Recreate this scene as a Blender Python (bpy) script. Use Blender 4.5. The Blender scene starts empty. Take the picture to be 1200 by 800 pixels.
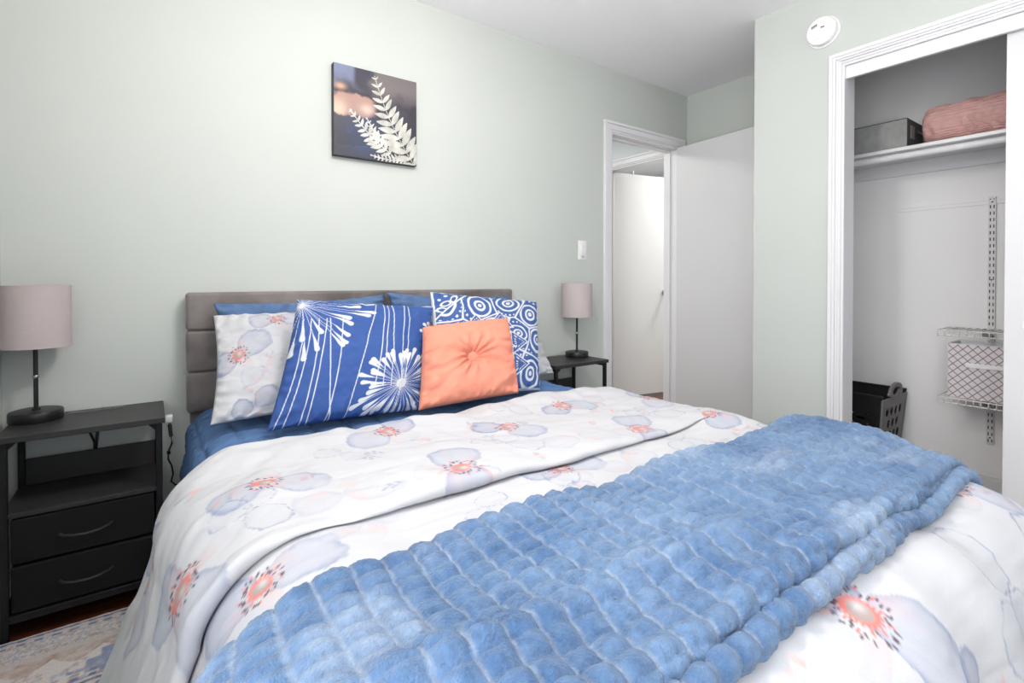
import bpy, bmesh, math, random
import numpy as np
from mathutils import Vector, Matrix

S = bpy.context.scene
COL = S.collection
PI = math.pi

# ------------------------------------------------------------------ camera
FPX = 590.0
YAW, PITCH, CAMH = 35.8, 0.62, 1.05
cam = bpy.data.cameras.new('camera')
cam.sensor_width = 36.0
cam.lens = FPX / 1200 * 36.0
cam.shift_y = -(400 - (329 + FPX * math.tan(math.radians(PITCH)))) / 1200
cam.clip_start = 0.02
camo = bpy.data.objects.new('camera', cam)
camo.location = (0, 0, CAMH)
camo.rotation_euler = (math.radians(90 - PITCH), 0, math.radians(-YAW))
COL.objects.link(camo)
S.camera = camo

# ------------------------------------------------------------------ world, light, exposure
w = bpy.data.worlds.new('sky'); S.world = w; w.use_nodes = True
w.node_tree.nodes['Background'].inputs[0].default_value = (0.75, 0.86, 1.0, 1)
w.node_tree.nodes['Background'].inputs[1].default_value = 1.0
S.view_settings.view_transform = 'Standard'
S.view_settings.look = 'None'
S.view_settings.gamma = 1.0
S.view_settings.use_curve_mapping = False
S.view_settings.exposure = 0.38

XLW = -.393
def area(name, loc, rot, sx, sy, power, color=(1, 1, 1)):
    l = bpy.data.lights.new(name, 'AREA'); l.shape = 'RECTANGLE'; l.size = sx; l.size_y = sy
    l.energy = power; l.color = color
    o = bpy.data.objects.new(name, l); o.location = loc; o.rotation_euler = rot; COL.objects.link(o); return o
# daylight entering by the wide window in the wall behind the camera
area('window_daylight', (1.25, -2.27, 1.45), (math.radians(88), 0, 0), 2.1, 1.3, 8, (0.96, 0.98, 1.0))
# and by an unseen second window, added beside the camera to light the closet
area('added_window_light', (XLW + .06, -.35, 1.29), (math.radians(90), 0, math.radians(-90)), 1.9, 1.55, 33, (0.96, 0.98, 1.0))

# ------------------------------------------------------------------ numpy helpers
def lattice_noise(x, y, seed=0):
    x = np.asarray(x, float); y = np.asarray(y, float)
    rng = np.random.RandomState(seed); T = rng.rand(257, 257) * 2 - 1; T[256] = T[0]; T[:, 256] = T[:, 0]
    xi = np.floor(x).astype(int); yi = np.floor(y).astype(int)
    fx = x - xi; fy = y - yi
    fx = fx * fx * fx * (fx * (fx * 6 - 15) + 10); fy = fy * fy * fy * (fy * (fy * 6 - 15) + 10)
    xi &= 255; yi &= 255
    a = T[xi, yi]; b = T[xi + 1, yi]; c = T[xi, yi + 1]; d = T[xi + 1, yi + 1]
    return (a * (1 - fx) + b * fx) * (1 - fy) + (c * (1 - fx) + d * fx) * fy
def fbm(x, y, seed=0, octv=3):
    r = 0; amp = 1; f = 1
    for k in range(octv):
        r = r + amp * lattice_noise(np.asarray(x) * f + 17.3 * k, np.asarray(y) * f + 9.1 * k, seed + k); amp *= .5; f *= 2
    return r
def sstep(a, b, x):
    t = np.clip((x - a) / (b - a), 0, 1); return t * t * (3 - 2 * t)
def lin(*c):
    c = np.array(c, float) / 255.0
    return np.where(c <= .04045, c / 12.92, ((c + .055) / 1.055) ** 2.4)

def grid_mesh(name, P, col=None, close_u=False, smooth=True, uv=None):
    """P: (n,m,3) array of points -> one mesh"""
    n, m = P.shape[:2]
    me = bpy.data.meshes.new(name)
    idx = np.arange(n * m).reshape(n, m)
    if close_u: idx = np.vstack([idx, idx[:1]])
    f = np.stack([idx[:-1, :-1], idx[1:, :-1], idx[1:, 1:], idx[:-1, 1:]], -1).reshape(-1, 4)
    fill_mesh(me, P.reshape(-1, 3), f, smooth)
    if col is not None: set_col(me, col.reshape(-1, 3))
    return me
def fill_mesh(me, V, f, smooth=True):
    me.vertices.add(len(V)); me.vertices.foreach_set('co', np.ascontiguousarray(V, np.float32).ravel())
    me.loops.add(f.size); me.loops.foreach_set('vertex_index', np.ascontiguousarray(f, np.int32).ravel())
    me.polygons.add(len(f)); me.polygons.foreach_set('loop_start', np.arange(0, f.size, f.shape[1], dtype=np.int32))
    me.polygons.foreach_set('use_smooth', np.full(len(f), smooth))
    me.update(calc_edges=True); me.validate()
def set_col(me, c):
    a = me.color_attributes.new('Col', 'FLOAT_COLOR', 'POINT')
    rgba = np.ones((len(c), 4), np.float32); rgba[:, :3] = c
    a.data.foreach_set('color', rgba.ravel())

# ------------------------------------------------------------------ object helpers
def link(name, me, mat=None, parent=None):
    o = bpy.data.objects.new(name, me); COL.objects.link(o)
    if mat is not None and not me.materials: me.materials.append(mat)
    if parent is not None: o.parent = parent
    return o
def tag(o, label, cat, group=None):
    o['label'] = label; o['category'] = cat
    if group: o['group'] = group
    return o
def struct(o, label=None):
    o['kind'] = 'structure'
    if label: o['label'] = label
    return o
def thing(name, label, cat, loc=(0, 0, 0), rz=0, group=None):
    o = bpy.data.objects.new(name, None); o.location = loc; o.rotation_euler = (0, 0, rz); o.empty_display_size = .05
    COL.objects.link(o); return tag(o, label, cat, group)
def copy_tree(o, parent=None):
    c = o.copy(); COL.objects.link(c)
    if parent is not None: c.parent = parent
    for ch in list(o.children): copy_tree(ch, c)
    return c

class MB:
    def __init__(s): s.v = []; s.f = []; s.sm = []
    def add(s, vs, fs, smooth=False):
        b = len(s.v); s.v += [tuple(p) for p in vs]
        for f in fs: s.f.append([b + i for i in f]); s.sm.append(smooth)
        return s
    def box(s, a, b):
        (x0, y0, z0), (x1, y1, z1) = a, b
        return s.add([(x0, y0, z0), (x1, y0, z0), (x1, y1, z0), (x0, y1, z0), (x0, y0, z1), (x1, y0, z1), (x1, y1, z1), (x0, y1, z1)],
                     [(0, 3, 2, 1), (4, 5, 6, 7), (0, 1, 5, 4), (1, 2, 6, 5), (2, 3, 7, 6), (3, 0, 4, 7)])
    def prism(s, pts, z0, z1):
        n = len(pts)
        vs = [(p[0], p[1], z0) for p in pts] + [(p[0], p[1], z1) for p in pts]
        fs = [list(range(n))[::-1], list(range(n, 2 * n))] + [(i, (i + 1) % n, n + (i + 1) % n, n + i) for i in range(n)]
        return s.add(vs, fs)
    def lathe(s, prof, c=(0, 0, 0), n=40, axis='z', close=False):
        """prof: list of (r,h)"""
        vs = []; m = len(prof)
        for i in range(n):
            a = 2 * PI * i / n
            for r, h in prof:
                p = (r * math.cos(a), r * math.sin(a), h)
                if axis == 'x': p = (p[2], p[0], p[1])
                if axis == 'y': p = (p[0], p[2], p[1])
                vs.append((p[0] + c[0], p[1] + c[1], p[2] + c[2]))
        fs = []
        for i in range(n):
            j = (i + 1) % n
            for k in range(m - 1 if not close else m):
                k2 = (k + 1) % m
                q = (i * m + k, j * m + k, j * m + k2, i * m + k2)
                fs.append(q[::-1] if axis == 'y' else q)
        if not close:
            if prof[0][0] > 1e-6: fs.append([i * m for i in range(n)][::-1])
            if prof[-1][0] > 1e-6: fs.append([i * m + m - 1 for i in range(n)])
        return s.add(vs, fs, True)
    def tube(s, pts, r, n=8, caps=True):
        pts = [Vector(p) for p in pts]; vs = []; k = len(pts)
        up = Vector((0, 0, 1))
        for i, p in enumerate(pts):
            t = (pts[min(i + 1, k - 1)] - pts[max(i - 1, 0)]).normalized()
            a = t.cross(up)
            if a.length < .05: a = t.cross(Vector((1, 0, 0)))
            a.normalize(); b = t.cross(a)
            for j in range(n):
                th = 2 * PI * j / n; vs.append(p + r * (math.cos(th) * a + math.sin(th) * b))
        fs = []
        for i in range(k - 1):
            for j in range(n):
                fs.append((i * n + j, (i + 1) * n + j, (i + 1) * n + (j + 1) % n, i * n + (j + 1) % n))
        if caps: fs += [list(range(n)), list(range((k - 1) * n, k * n))[::-1]]
        return s.add(vs, fs, True)
    def mesh(s, name='m'):
        me = bpy.data.meshes.new(name); me.from_pydata(s.v, [], s.f)
        me.polygons.foreach_set('use_smooth', s.sm)
        bm = bmesh.new(); bm.from_mesh(me); bmesh.ops.remove_doubles(bm, verts=bm.verts, dist=1e-6)
        bmesh.ops.recalc_face_normals(bm, faces=bm.faces); bm.to_mesh(me); bm.free()
        me.update(); return me
    def build(s, name, mat, parent=None, bevel=0, seg=2, auto=True):
        o = link(name, s.mesh(name), mat, parent)
        if bevel:
            m = o.modifiers.new('bevel', 'BEVEL'); m.width = bevel; m.segments = seg; m.limit_method = 'ANGLE'; m.angle_limit = math.radians(40)
        if any(s.sm):
            try: o.data.set_sharp_from_angle(angle=math.radians(40))
            except Exception: pass
        return o
def bx(name, a, b, mat, parent=None, bevel=0, seg=2): return MB().box(a, b).build(name, mat, parent, bevel, seg)

def rbox_mesh(name, a, b, r, seg=5, puff=0):
    """soft rounded box with real rounded edges"""
    bm = bmesh.new(); bmesh.ops.create_cube(bm, size=1)
    for v in bm.verts: v.co = Vector([a[i] + (b[i] - a[i]) * (v.co[i] + .5) for i in range(3)])
    bmesh.ops.bevel(bm, geom=bm.edges[:], offset=r, segments=seg, profile=.5, affect='EDGES')
    for f in bm.faces: f.smooth = True
    me = bpy.data.meshes.new(name); bm.to_mesh(me); bm.free()
    return me

# ------------------------------------------------------------------ materials
def mat(name, color, rough=.5, bump=0, bscale=200, var=0, vscale=6, metal=0, sheen=0, spec=.5, detail=2, attr=None, stretch=None, var_col=None):
    m = bpy.data.materials.new(name); m.use_nodes = True
    nt = m.node_tree; N = nt.nodes; L = nt.links; p = N['Principled BSDF']
    p.inputs['Roughness'].default_value = rough; p.inputs['Metallic'].default_value = metal
    p.inputs['Specular IOR Level'].default_value = spec
    if sheen:
        p.inputs['Sheen Weight'].default_value = sheen; p.inputs['Sheen Roughness'].default_value = .45
    tc = N.new('ShaderNodeTexCoord'); src = tc.outputs['Object']
    if stretch:
        mp = N.new('ShaderNodeMapping'); mp.inputs['Scale'].default_value = stretch; L.new(src, mp.inputs[0]); src = mp.outputs[0]
    if attr:
        a = N.new('ShaderNodeAttribute'); a.attribute_name = attr; base = a.outputs['Color']
        L.new(base, p.inputs['Base Color'])
    else:
        p.inputs['Base Color'].default_value = (*color, 1)
    if var:
        nz = N.new('ShaderNodeTexNoise'); nz.inputs['Scale'].default_value = vscale; nz.inputs['Detail'].default_value = detail + 2
        L.new(src, nz.inputs['Vector'])
        rp = N.new('ShaderNodeValToRGB'); rp.color_ramp.elements[0].position = .3; rp.color_ramp.elements[1].position = .7
        c0 = np.array(color) * (1 - var); c1 = np.array(color) * (1 + var) if var_col is None else np.array(var_col)
        rp.color_ramp.elements[0].color = (*c0, 1); rp.color_ramp.elements[1].color = (*c1, 1)
        L.new(nz.outputs['Fac'], rp.inputs[0])
        if attr:
            mx = N.new('ShaderNodeMix'); mx.data_type = 'RGBA'; mx.blend_type = 'MULTIPLY'; mx.inputs[0].default_value = 1
            L.new(base, mx.inputs[6]); L.new(rp.outputs[0], mx.inputs[7]); L.new(mx.outputs[2], p.inputs['Base Color'])
        else:
            L.new(rp.outputs[0], p.inputs['Base Color'])
    if bump:
        nb = N.new('ShaderNodeTexNoise'); nb.inputs['Scale'].default_value = bscale; nb.inputs['Detail'].default_value = detail
        L.new(src, nb.inputs['Vector'])
        b = N.new('ShaderNodeBump'); b.inputs['Strength'].default_value = bump; b.inputs['Distance'].default_value = .004
        L.new(nb.outputs['Fac'], b.inputs['Height']); L.new(b.outputs[0], p.inputs['Normal'])
    return m

M = {}
M['sage'] = mat('sage_wall_paint', lin(196, 200, 195), .75, .05, 260, .012, 3)
M['hallpaint'] = mat('hall_wall_paint', lin(222, 229, 230), .75, .04, 260)
M['closetpaint'] = mat('closet_wall_paint', lin(241, 239, 238), .7, .05, 240, .012, 4)
M['ceil'] = mat('ceiling_paint', lin(245, 244, 246), .9, .35, 140, 0, detail=4)
M['trim'] = mat('white_trim_paint', lin(226, 225, 227), .35, .02, 60)
M['door'] = mat('white_door_paint', lin(214, 213, 214), .42, .02, 80, .01, 2)
M['halldoor'] = mat('hall_door_paint', lin(220, 219, 218), .42, .02, 80)
M['black'] = mat('black_steel', lin(22, 22, 24), .45, .05, 300, spec=.3)
M['charcoal'] = mat('charcoal_wood_veneer', lin(46, 45, 46), .40, .18, 60, .22, 30, spec=.35, stretch=(1.5, 30, 30))
M['strip'] = mat('grey_power_strip', lin(84, 84, 85), .5)
M['handle'] = mat('satin_black_handle', lin(44, 44, 46), .3)
M['drawer'] = mat('black_drawer_fabric', lin(24, 24, 26), .8, .3, 900, spec=.2)
M['base'] = mat('black_lamp_base', lin(26, 26, 27), .4, .08, 260)
M['shade'] = mat('mauve_lamp_shade_linen', lin(190, 178, 177), .85, .35, 420, .05, 120, stretch=(1, 1, 6))
M['velvet'] = mat('grey_velvet', lin(112, 105, 103), .8, .15, 500, .48, 6, sheen=.3, detail=3)
M['quilt'] = mat('blue_quilt_cotton', lin(80, 113, 158), .85, .5, 70, .06, 30, detail=4)
M['sham'] = mat('blue_sham_cotton', lin(82, 109, 148), .85, .6, 45, .10, 22, detail=4)
M['white_print'] = mat('printed_white_cotton', (1, 1, 1), .85, .14, 500, attr='Col')
M['print'] = mat('printed_cotton', (1, 1, 1), .78, .12, 700, attr='Col')
M['coral'] = mat('coral_cotton', lin(217, 137, 114), .8, .12, 600, .025, 12)
M['plush'] = mat('blue_plush', (1, 1, 1), .95, 1.0, 260, .16, 90, sheen=.2, attr='Col', detail=5)
M['rug'] = mat('woven_rug', (1, 1, 1), .95, .6, 500, .10, 200, attr='Col')
M['canvas'] = mat('printed_canvas', (1, 1, 1), .5, .15, 700, attr='Col')
M['canvas_side'] = mat('canvas_side_print', lin(56, 52, 60), .6, .1, 500)
M['wood'] = mat('dark_red_brown_wood', lin(84, 42, 26), .38, .12, 40, .35, 9, stretch=(2, 26, 26))
M['chrome'] = mat('brushed_metal', lin(180, 178, 174), .25, metal=1)
M['wire'] = mat('white_coated_wire', lin(225, 222, 220), .4)
M['rail'] = mat('white_enamelled_steel', lin(220, 218, 217), .45)
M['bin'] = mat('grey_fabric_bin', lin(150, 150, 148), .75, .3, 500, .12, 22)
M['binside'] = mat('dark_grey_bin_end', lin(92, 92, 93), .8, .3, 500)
M['pink'] = mat('dusty_pink_cotton', lin(206, 162, 156), .85, .35, 180, .06, 40)
M['basket'] = mat('black_plastic', lin(25, 25, 26), .42, .06, 200)
M['basket_grey'] = mat('grey_plastic', lin(118, 115, 114), .5, .06, 200)
M['plastic'] = mat('white_plastic', lin(236, 235, 234), .35)
M['dark'] = mat('dark_slot', lin(40, 40, 42), .6)
M['vent'] = mat('grey_grille', lin(120, 118, 118), .6)
M['cord'] = mat('black_rubber', lin(18, 18, 19), .5)
M['mattress'] = mat('white_ticking', lin(225, 225, 228), .9, .3, 400)
M['bulb'] = mat('frosted_bulb', lin(240, 238, 230), .3)
M['print_cube'] = mat('lattice_print_fabric', (1, 1, 1), .85, .2, 600, attr='Col')
g = bpy.data.materials.new('lamp_diffuser'); g.use_nodes = True
e = g.node_tree.nodes['Principled BSDF']; e.inputs['Base Color'].default_value = (.9, .9, .88, 1)
e.inputs['Emission Color'].default_value = (1, .965, .92, 1); e.inputs['Emission Strength'].default_value = 2.0
M['diffuser'] = g
gl = bpy.data.materials.new('window_glass'); gl.use_nodes = True
p = gl.node_tree.nodes['Principled BSDF']; p.inputs['Transmission Weight'].default_value = 1; p.inputs['Roughness'].default_value = 0; p.inputs['IOR'].default_value = 1.1
M['glass'] = gl

# ------------------------------------------------------------------ the room
YW = 2.317      # headboard wall
XL = -0.393     # left wall
XF = 3.30       # far right wall
XC = 2.627      # closet front wall
YB = -2.40      # wall behind the camera
HC = 2.437      # ceiling
CY1 = 1.431     # corner of the closet block
OY0, OY1 = -0.35, 0.998   # closet opening
XCB = 3.37      # closet back wall

fl = struct(bx('floor', (XL - .1, YB - .1, -.06), (5.6, 4.7, -.012), M['wood']), 'dark wood floor')
# planks of the bedroom floor, parallel to the headboard wall
pw, plen = .125, 1.05
pm = MB().box((0, 0, -.012), (plen - .002, pw - .002, 0)).mesh('plank')
pm.materials.append(M['wood'])
random.seed(4)
y = YB; row = 0
while y < YW - .01:
    x = XL - (row % 3) * .35
    while x < XF:
        o = bpy.data.objects.new('plank', pm); COL.objects.link(o); o.parent = fl
        x0 = max(x, XL); x1 = min(x + plen, XF + .07)
        wy = min(pw, YW - y)
        if x1 - x0 > .02:
            o.location = (x0, y, random.uniform(-.0006, 0)); o.scale = ((x1 - x0) / plen, wy / pw, 1)
        else:
            bpy.data.objects.remove(o)
        x += plen
    y += pw; row += 1
bx('ceiling', (XL - .1, YB - .1, HC), (5.6, 4.7, HC + .08), M['ceil'])
struct(bpy.data.objects['ceiling'], 'white lightly textured ceiling')

DX0, DX1, DZ = 2.472, 3.185, 2.03
b = MB()
b.box((XL - .1, YW, -.012), (DX0, YW + .11, HC)); b.box((DX0, YW, DZ), (DX1, YW + .11, HC)); b.box((DX1, YW, -.012), (XF, YW + .11, HC))
struct(b.build('wall_north', M['sage']), 'pale sage green wall behind the bed')
b = MB()
VY0, VY1, VZ0, VZ1 = -1.35, .65, .48, 2.12
b.box((XL - .1, YB, -.012), (XL, VY0, HC)); b.box((XL - .1, VY1, -.012), (XL, YW, HC)); b.box((XL - .1, VY0, -.012), (XL, VY1, VZ0)); b.box((XL - .1, VY0, VZ1), (XL, VY1, HC))
struct(b.build('wall_west', M['sage']), 'pale sage green wall at the left edge')
wv = struct(bpy.data.objects.new('added_window_2', None)); COL.objects.link(wv)  # unseen window, added and sized for the light it lets in
b = MB()
b.box((XL - .08, VY0, VZ0), (XL - .02, VY0 + .05, VZ1)); b.box((XL - .08, VY1 - .05, VZ0), (XL - .02, VY1, VZ1)); b.box((XL - .08, VY0 + .05, VZ0), (XL - .02, VY1 - .05, VZ0 + .05)); b.box((XL - .08, VY0 + .05, VZ1 - .05), (XL - .02, VY1 - .05, VZ1))
b.build('window_frame', M['trim'], wv)
bx('window_pane', (XL - .055, VY0 + .05, VZ0 + .05), (XL - .05, VY1 - .05, VZ1 - .05), M['glass'], wv)
struct(bx('wall_east', (XF, CY1 - .1, -.012), (XF + .1, YW + .11, HC), M['sage']), 'sage green wall beyond the open door')
b = MB()
b.box((XC, OY1 + .018, -.012), (XC + .1, CY1, HC)); b.box((XC, OY0, 2.05), (XC + .1, OY1 + .018, HC)); b.box((XC, YB, -.012), (XC + .1, OY0, HC))
b.box((XC + .1, CY1 - .1, -.012), (XF, CY1, HC))
struct(b.build('wall_closet', M['sage']), 'sage green wall around the closet opening')
struct(bx('wall_closet_back', (XCB, YB, -.012), (XCB + .1, CY1 - .1, HC), M['closetpaint']), 'off-white back wall of the closet')
struct(bx('wall_closet_left', (XC + .1, CY1 - .11, -.012), (XCB, CY1 - .1, HC), M['closetpaint']))
struct(bx('wall_closet_right', (XC + .1, -.75, -.012), (XCB, -.65, HC), M['closetpaint']))
# wall behind the camera with its window
WX0, WX1, WZ0, WZ1 = .2, 2.3, .8, 2.1
b = MB()
b.box((XL, YB - .1, -.012), (WX0, YB, HC)); b.box((WX1, YB - .1, -.012), (XCB + .1, YB, HC)); b.box((WX0, YB - .1, -.012), (WX1, YB, WZ0)); b.box((WX0, YB - .1, WZ1), (WX1, YB, HC))
struct(b.build('wall_south', M['sage']))
wn = struct(bpy.data.objects.new('window_1', None)); COL.objects.link(wn)
b = MB()
for a, c in (((WX0, YB - .08, WZ0), (WX0 + .05, YB - .02, WZ1)), ((WX1 - .05, YB - .08, WZ0), (WX1, YB - .02, WZ1)), ((WX0 + .05, YB - .08, WZ0), (WX1 - .05, YB - .02, WZ0 + .05)), ((WX0 + .05, YB - .08, WZ1 - .05), (WX1 - .05, YB - .02, WZ1)), ((1.225, YB - .08, WZ0 + .05), (1.275, YB - .02, WZ1 - .05))):
    b.box(a, c)
b.build('window_frame', M['trim'], wn)
bx('window_pane', (WX0 + .05, YB - .055, WZ0 + .05), (1.225, YB - .05, WZ1 - .05), M['glass'], wn)
bx('window_pane', (1.275, YB - .055, WZ0 + .05), (WX1 - .05, YB - .05, WZ1 - .05), M['glass'], wn)

# door and closet casings: concentric stepped strips
def casing(name, plane, base, a0, a1, ztop, strips, sgn, label):
    """U-shaped casing lying on plane 'y' or 'x' = base; a0,a1 opening edges; strips: (inner, outer, thickness)"""
    b = MB()
    for i0, i1, t in strips:
        for (u0, u1, z0, z1) in ((a0 - i1, a0 - i0, 0, ztop + i1), (a1 + i0, a1 + i1, 0, ztop + i1), (a0 - i0, a1 + i0, ztop + i0, ztop + i1)):
            if plane == 'y': b.box((u0, min(base, base + sgn * t), z0), (u1, max(base, base + sgn * t), z1))
            else: b.box((min(base, base + sgn * t), u0, z0), (max(base, base + sgn * t), u1, z1))
    return struct(b.build(name, M['trim'], None, .0015, 1), label)
casing('trim_1', 'y', YW, DX0, DX1, DZ, ((0, .012, .010), (.012, .05, .014), (.05, .068, .019)), -1, 'white casing around the bedroom doorway')
casing('trim_2', 'x', XC, OY0, OY1, 2.045, ((0, .012, .010), (.012, .024, .013), (.024, .036, .011), (.036, .048, .015), (.048, .064, .019)), -1, 'white fluted casing around the closet opening')
# jamb linings
b = MB()
b.box((DX0, YW - .004, 0), (DX0 + .012, YW + .114, DZ)); b.box((DX1 - .012, YW - .004, 0), (DX1, YW + .114, DZ)); b.box((DX0 + .012, YW - .004, DZ - .012), (DX1 - .012, YW + .114, DZ))
b.box((DX0 + .012, YW + .05, 0), (DX0 + .024, YW + .085, DZ - .012)); b.box((DX1 - .024, YW + .05, 0), (DX1 - .012, YW + .085, DZ - .012)); b.box((DX0 + .024, YW + .05, DZ - .024), (DX1 - .024, YW + .085, DZ - .012))
struct(b.build('trim_3', M['trim'], None, .001, 1), 'white door jamb lining')
b = MB()
b.box((XC - .002, OY1, 0), (XC + .104, OY1 + .018, 2.05)); b.box((XC - .002, OY0 - .01, 0), (XC + .104, OY0 + .002, 2.05))
struct(b.build('trim_4', M['trim'], None, .001, 1), 'white closet jamb lining')
struct(bx('trim_5', (XC + .004, OY0, 1.988), (XC + .022, OY1, 2.047), M['trim'], None, .0015, 1), 'white fascia board hiding the closet door track')

# baseboards
struct(bx('baseboard_north', (XL, YW - .012, 0), (DX0 - .068, YW, .088), M['trim'], None, .003, 2))
struct(bx('baseboard_west', (XL, YB, 0), (XL + .012, YW - .012, .088), M['trim'], None, .003, 2))
b = MB().box((XCB - .012, -.65, 0), (XCB, CY1 - .11, .072)).box((XCB - .008, -.65, .072), (XCB, CY1 - .11, .088))
struct(b.build('baseboard_closet', M['trim'], None, .002, 1))
struct(bx('baseboard_east', (XC - .012, OY1 + .064, 0), (XC, CY1, .088), M['trim'], None, .003, 2))

# open bedroom door leaf, hinged at the right jamb
d1 = struct(bpy.data.objects.new('door_1', None), 'white flat door standing open against the far wall'); COL.objects.link(d1)
d1.location = (DX1 - .018, YW - .020, .012); d1.rotation_euler = (0, 0, math.radians(-94.5))
bx('door_leaf', (0, -.018, 0), (.70, .018, 2.012), M['door'], d1, .0015, 1)
for z in (.25, 1.75): MB().lathe([(.006, 0), (.006, .09)], (-.004, .022, z), 12).build('hinge', M['chrome'], d1)
MB().lathe([(.027, 0), (.027, .006), (.012, .012), (.012, .03), (.024, .04), (.027, .05), (.02, .062), (0, .066)], (.64, .018, .95), 24, 'y').build('door_knob', M['chrome'], d1)

# hallway beyond the doorway
HY0, HY1 = 2.505, 3.15
b = MB()
b.box((XF, YW + .11, -.012), (XF + .1, HY0, HC)); b.box((XF, HY0, 2.03), (XF + .1, HY1, HC)); b.box((XF, HY1, -.012), (XF + .1, 4.5, HC))
struct(b.build('wall_hall_east', M['hallpaint']), 'pale hallway wall seen through the doorway')
struct(bx('wall_hall_north', (1.5, 4.5, -.012), (5.5, 4.6, HC), M['hallpaint']))
struct(bx('wall_hall_west', (1.4, YW + .11, -.012), (1.5, 4.5, HC), M['hallpaint']))
struct(bx('wall_hall_far', (5.4, 1.2, -.012), (5.5, 4.5, HC), M['hallpaint']))
struct(bx('wall_hall_south', (XF + .1, 1.1, -.012), (5.5, 1.2, HC), M['hallpaint']))
casing('trim_6', 'x', XF, HY0, HY1, 2.03, ((0, .012, .010), (.012, .05, .014), (.05, .068, .019)), -1, 'white casing of the hallway door')
b = MB().box((XF - .002, HY0, 0), (XF + .102, HY0 + .012, 2.03)).box((XF - .002, HY1 - .012, 0), (XF + .102, HY1, 2.03)).box((XF - .002, HY0 + .012, 2.018), (XF + .102, HY1 - .012, 2.03))
struct(b.build('trim_7', M['trim'], None, .001, 1))
d2 = struct(bpy.data.objects.new('door_2', None), 'white flat hallway door with a round metal knob'); COL.objects.link(d2)
d2.location = (XF + .06, HY1 - .035, .012); d2.rotation_euler = (0, 0, math.radians(-12))
bx('door_leaf', (0, -.018, 0), (.66, .018, 2.0), M['halldoor'], d2, .0015, 1)
MB().lathe([(.027, 0), (.027, .006), (.011, .012), (.011, .03), (.024, .04), (.027, .05), (.02, .062), (0, .066)][::-1], (0, 0, 0), 24, 'y').build('door_knob', M['chrome'], d2)
k = [c for c in d2.children if c.name.startswith('door_knob')][0]; k.rotation_euler = (0, 0, PI); k.location = (.555, -.018, .93)
b = MB().lathe([(.007, 0), (.007, .035)], (.2, -.018, 1.995), 10)
b.build('hook', M['chrome'], d2)

# sliding closet door
d3 = struct(bpy.data.objects.new('door_3', None), 'white sliding closet door'); COL.objects.link(d3)
bx('door_leaf', (XC + .034, -.34, .012), (XC + .066, .462, 2.0), M['door'], d3, .0015, 1)
MB().lathe([(.026, 0), (.026, -.003), (.022, -.004), (.021, .002), (0, .003)], (XC + .034, .385, .885), 28, 'x').build('finger_pull', M['plastic'], d3)

# ------------------------------------------------------------------ unseen ceiling lights; hallway pair added as fill
def fill_ceiling_light(x, y, r, label, power):  # unseen fixtures, added to brighten the hallway and the room beyond
    t = thing('fill_ceiling_light', label, 'added ceiling light', (x, y, HC))
    MB().lathe([(r * .9, 0), (r, -.015), (r, -.04), (r * .97, -.045), (r * .97, 0)], (0, 0, 0), 48, close=True).build('rim', M['trim'], t)
    MB().lathe([(r * .95, -.012), (r * .95, -.045), (r * .8, -.07), (r * .45, -.085), (0, -.09)], (0, 0, 0), 48).build('diffuser', M['diffuser'], t)
    l = bpy.data.lights.new('fill_ceiling_lamp', 'AREA'); l.shape = 'DISK'; l.size = 2 * r; l.energy = power; l.color = (1, .97, .94)
    o = bpy.data.objects.new('fill_ceiling_lamp', l); o.location = (0, 0, -.1); o.parent = t; COL.objects.link(o)
    return t
def pendant(x, y, z, r, label, strength):  # ceiling light over the bed inferred; hanging globe form chosen to brighten the ceiling
    t = thing('unseen_pendant_lamp', label, 'pendant lamp', (x, y, HC))
    MB().lathe([(0, 0), (.06, 0), (.06, -.012), (.02, -.03), (0, -.03)], n=40).build('ceiling_rose', M['plastic'], t)
    MB().tube([(0, 0, -.03), (0, 0, z + r - HC)], .004, 8).build('flex', M['plastic'], t)
    g_ = M['diffuser'].copy(); g_.name = 'opal_globe'; g_.node_tree.nodes['Principled BSDF'].inputs['Emission Strength'].default_value = strength
    MB().lathe([(r * math.sin(PI * k / 20), z - HC - r * math.cos(PI * k / 20)) for k in range(21)], n=40).build('globe', g_, t)
pendant(.72, 1.0, 2.08, .13, 'unseen white opal globe pendant above the bed, hung low to brighten the ceiling', 52)
fill_ceiling_light(2.3, 3.4, .2, 'unseen flush ceiling light added to brighten the hallway', 15)
fill_ceiling_light(4.5, 2.6, .2, 'unseen flush ceiling light added to brighten the room past the hallway', 42)

# unseen uplighter, added in place of flash bounced off the ceiling
def uplighter(x, y, label, power):
    t = thing('fill_floor_lamp', label, 'added floor lamp', (x, y, 0))
    MB().lathe([(0, 0), (.14, 0), (.14, .012), (.10, .022), (.02, .03), (0, .03)], n=40).build('base', M['base'], t)
    MB().lathe([(.011, .03), (.011, 1.62), (0, 1.62)], n=16).build('pole', M['base'], t)
    MB().lathe([(.02, 1.60), (.10, 1.64), (.18, 1.70), (.20, 1.74), (.195, 1.74), (.175, 1.705), (.098, 1.648), (.02, 1.61)], n=48, close=True).build('bowl', M['base'], t)
    l = bpy.data.lights.new('bounce_fill', 'AREA'); l.shape = 'DISK'; l.size = .3; l.energy = power; l.color = (1, .985, .97)
    o = bpy.data.objects.new('bounce_fill', l); o.location = (0, 0, 1.735); o.rotation_euler = (PI, 0, 0); o.parent = t; COL.objects.link(o)
uplighter(2.2, -1.0, 'unseen black uplighter added past the foot of the bed to wash the ceiling', 8)

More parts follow.
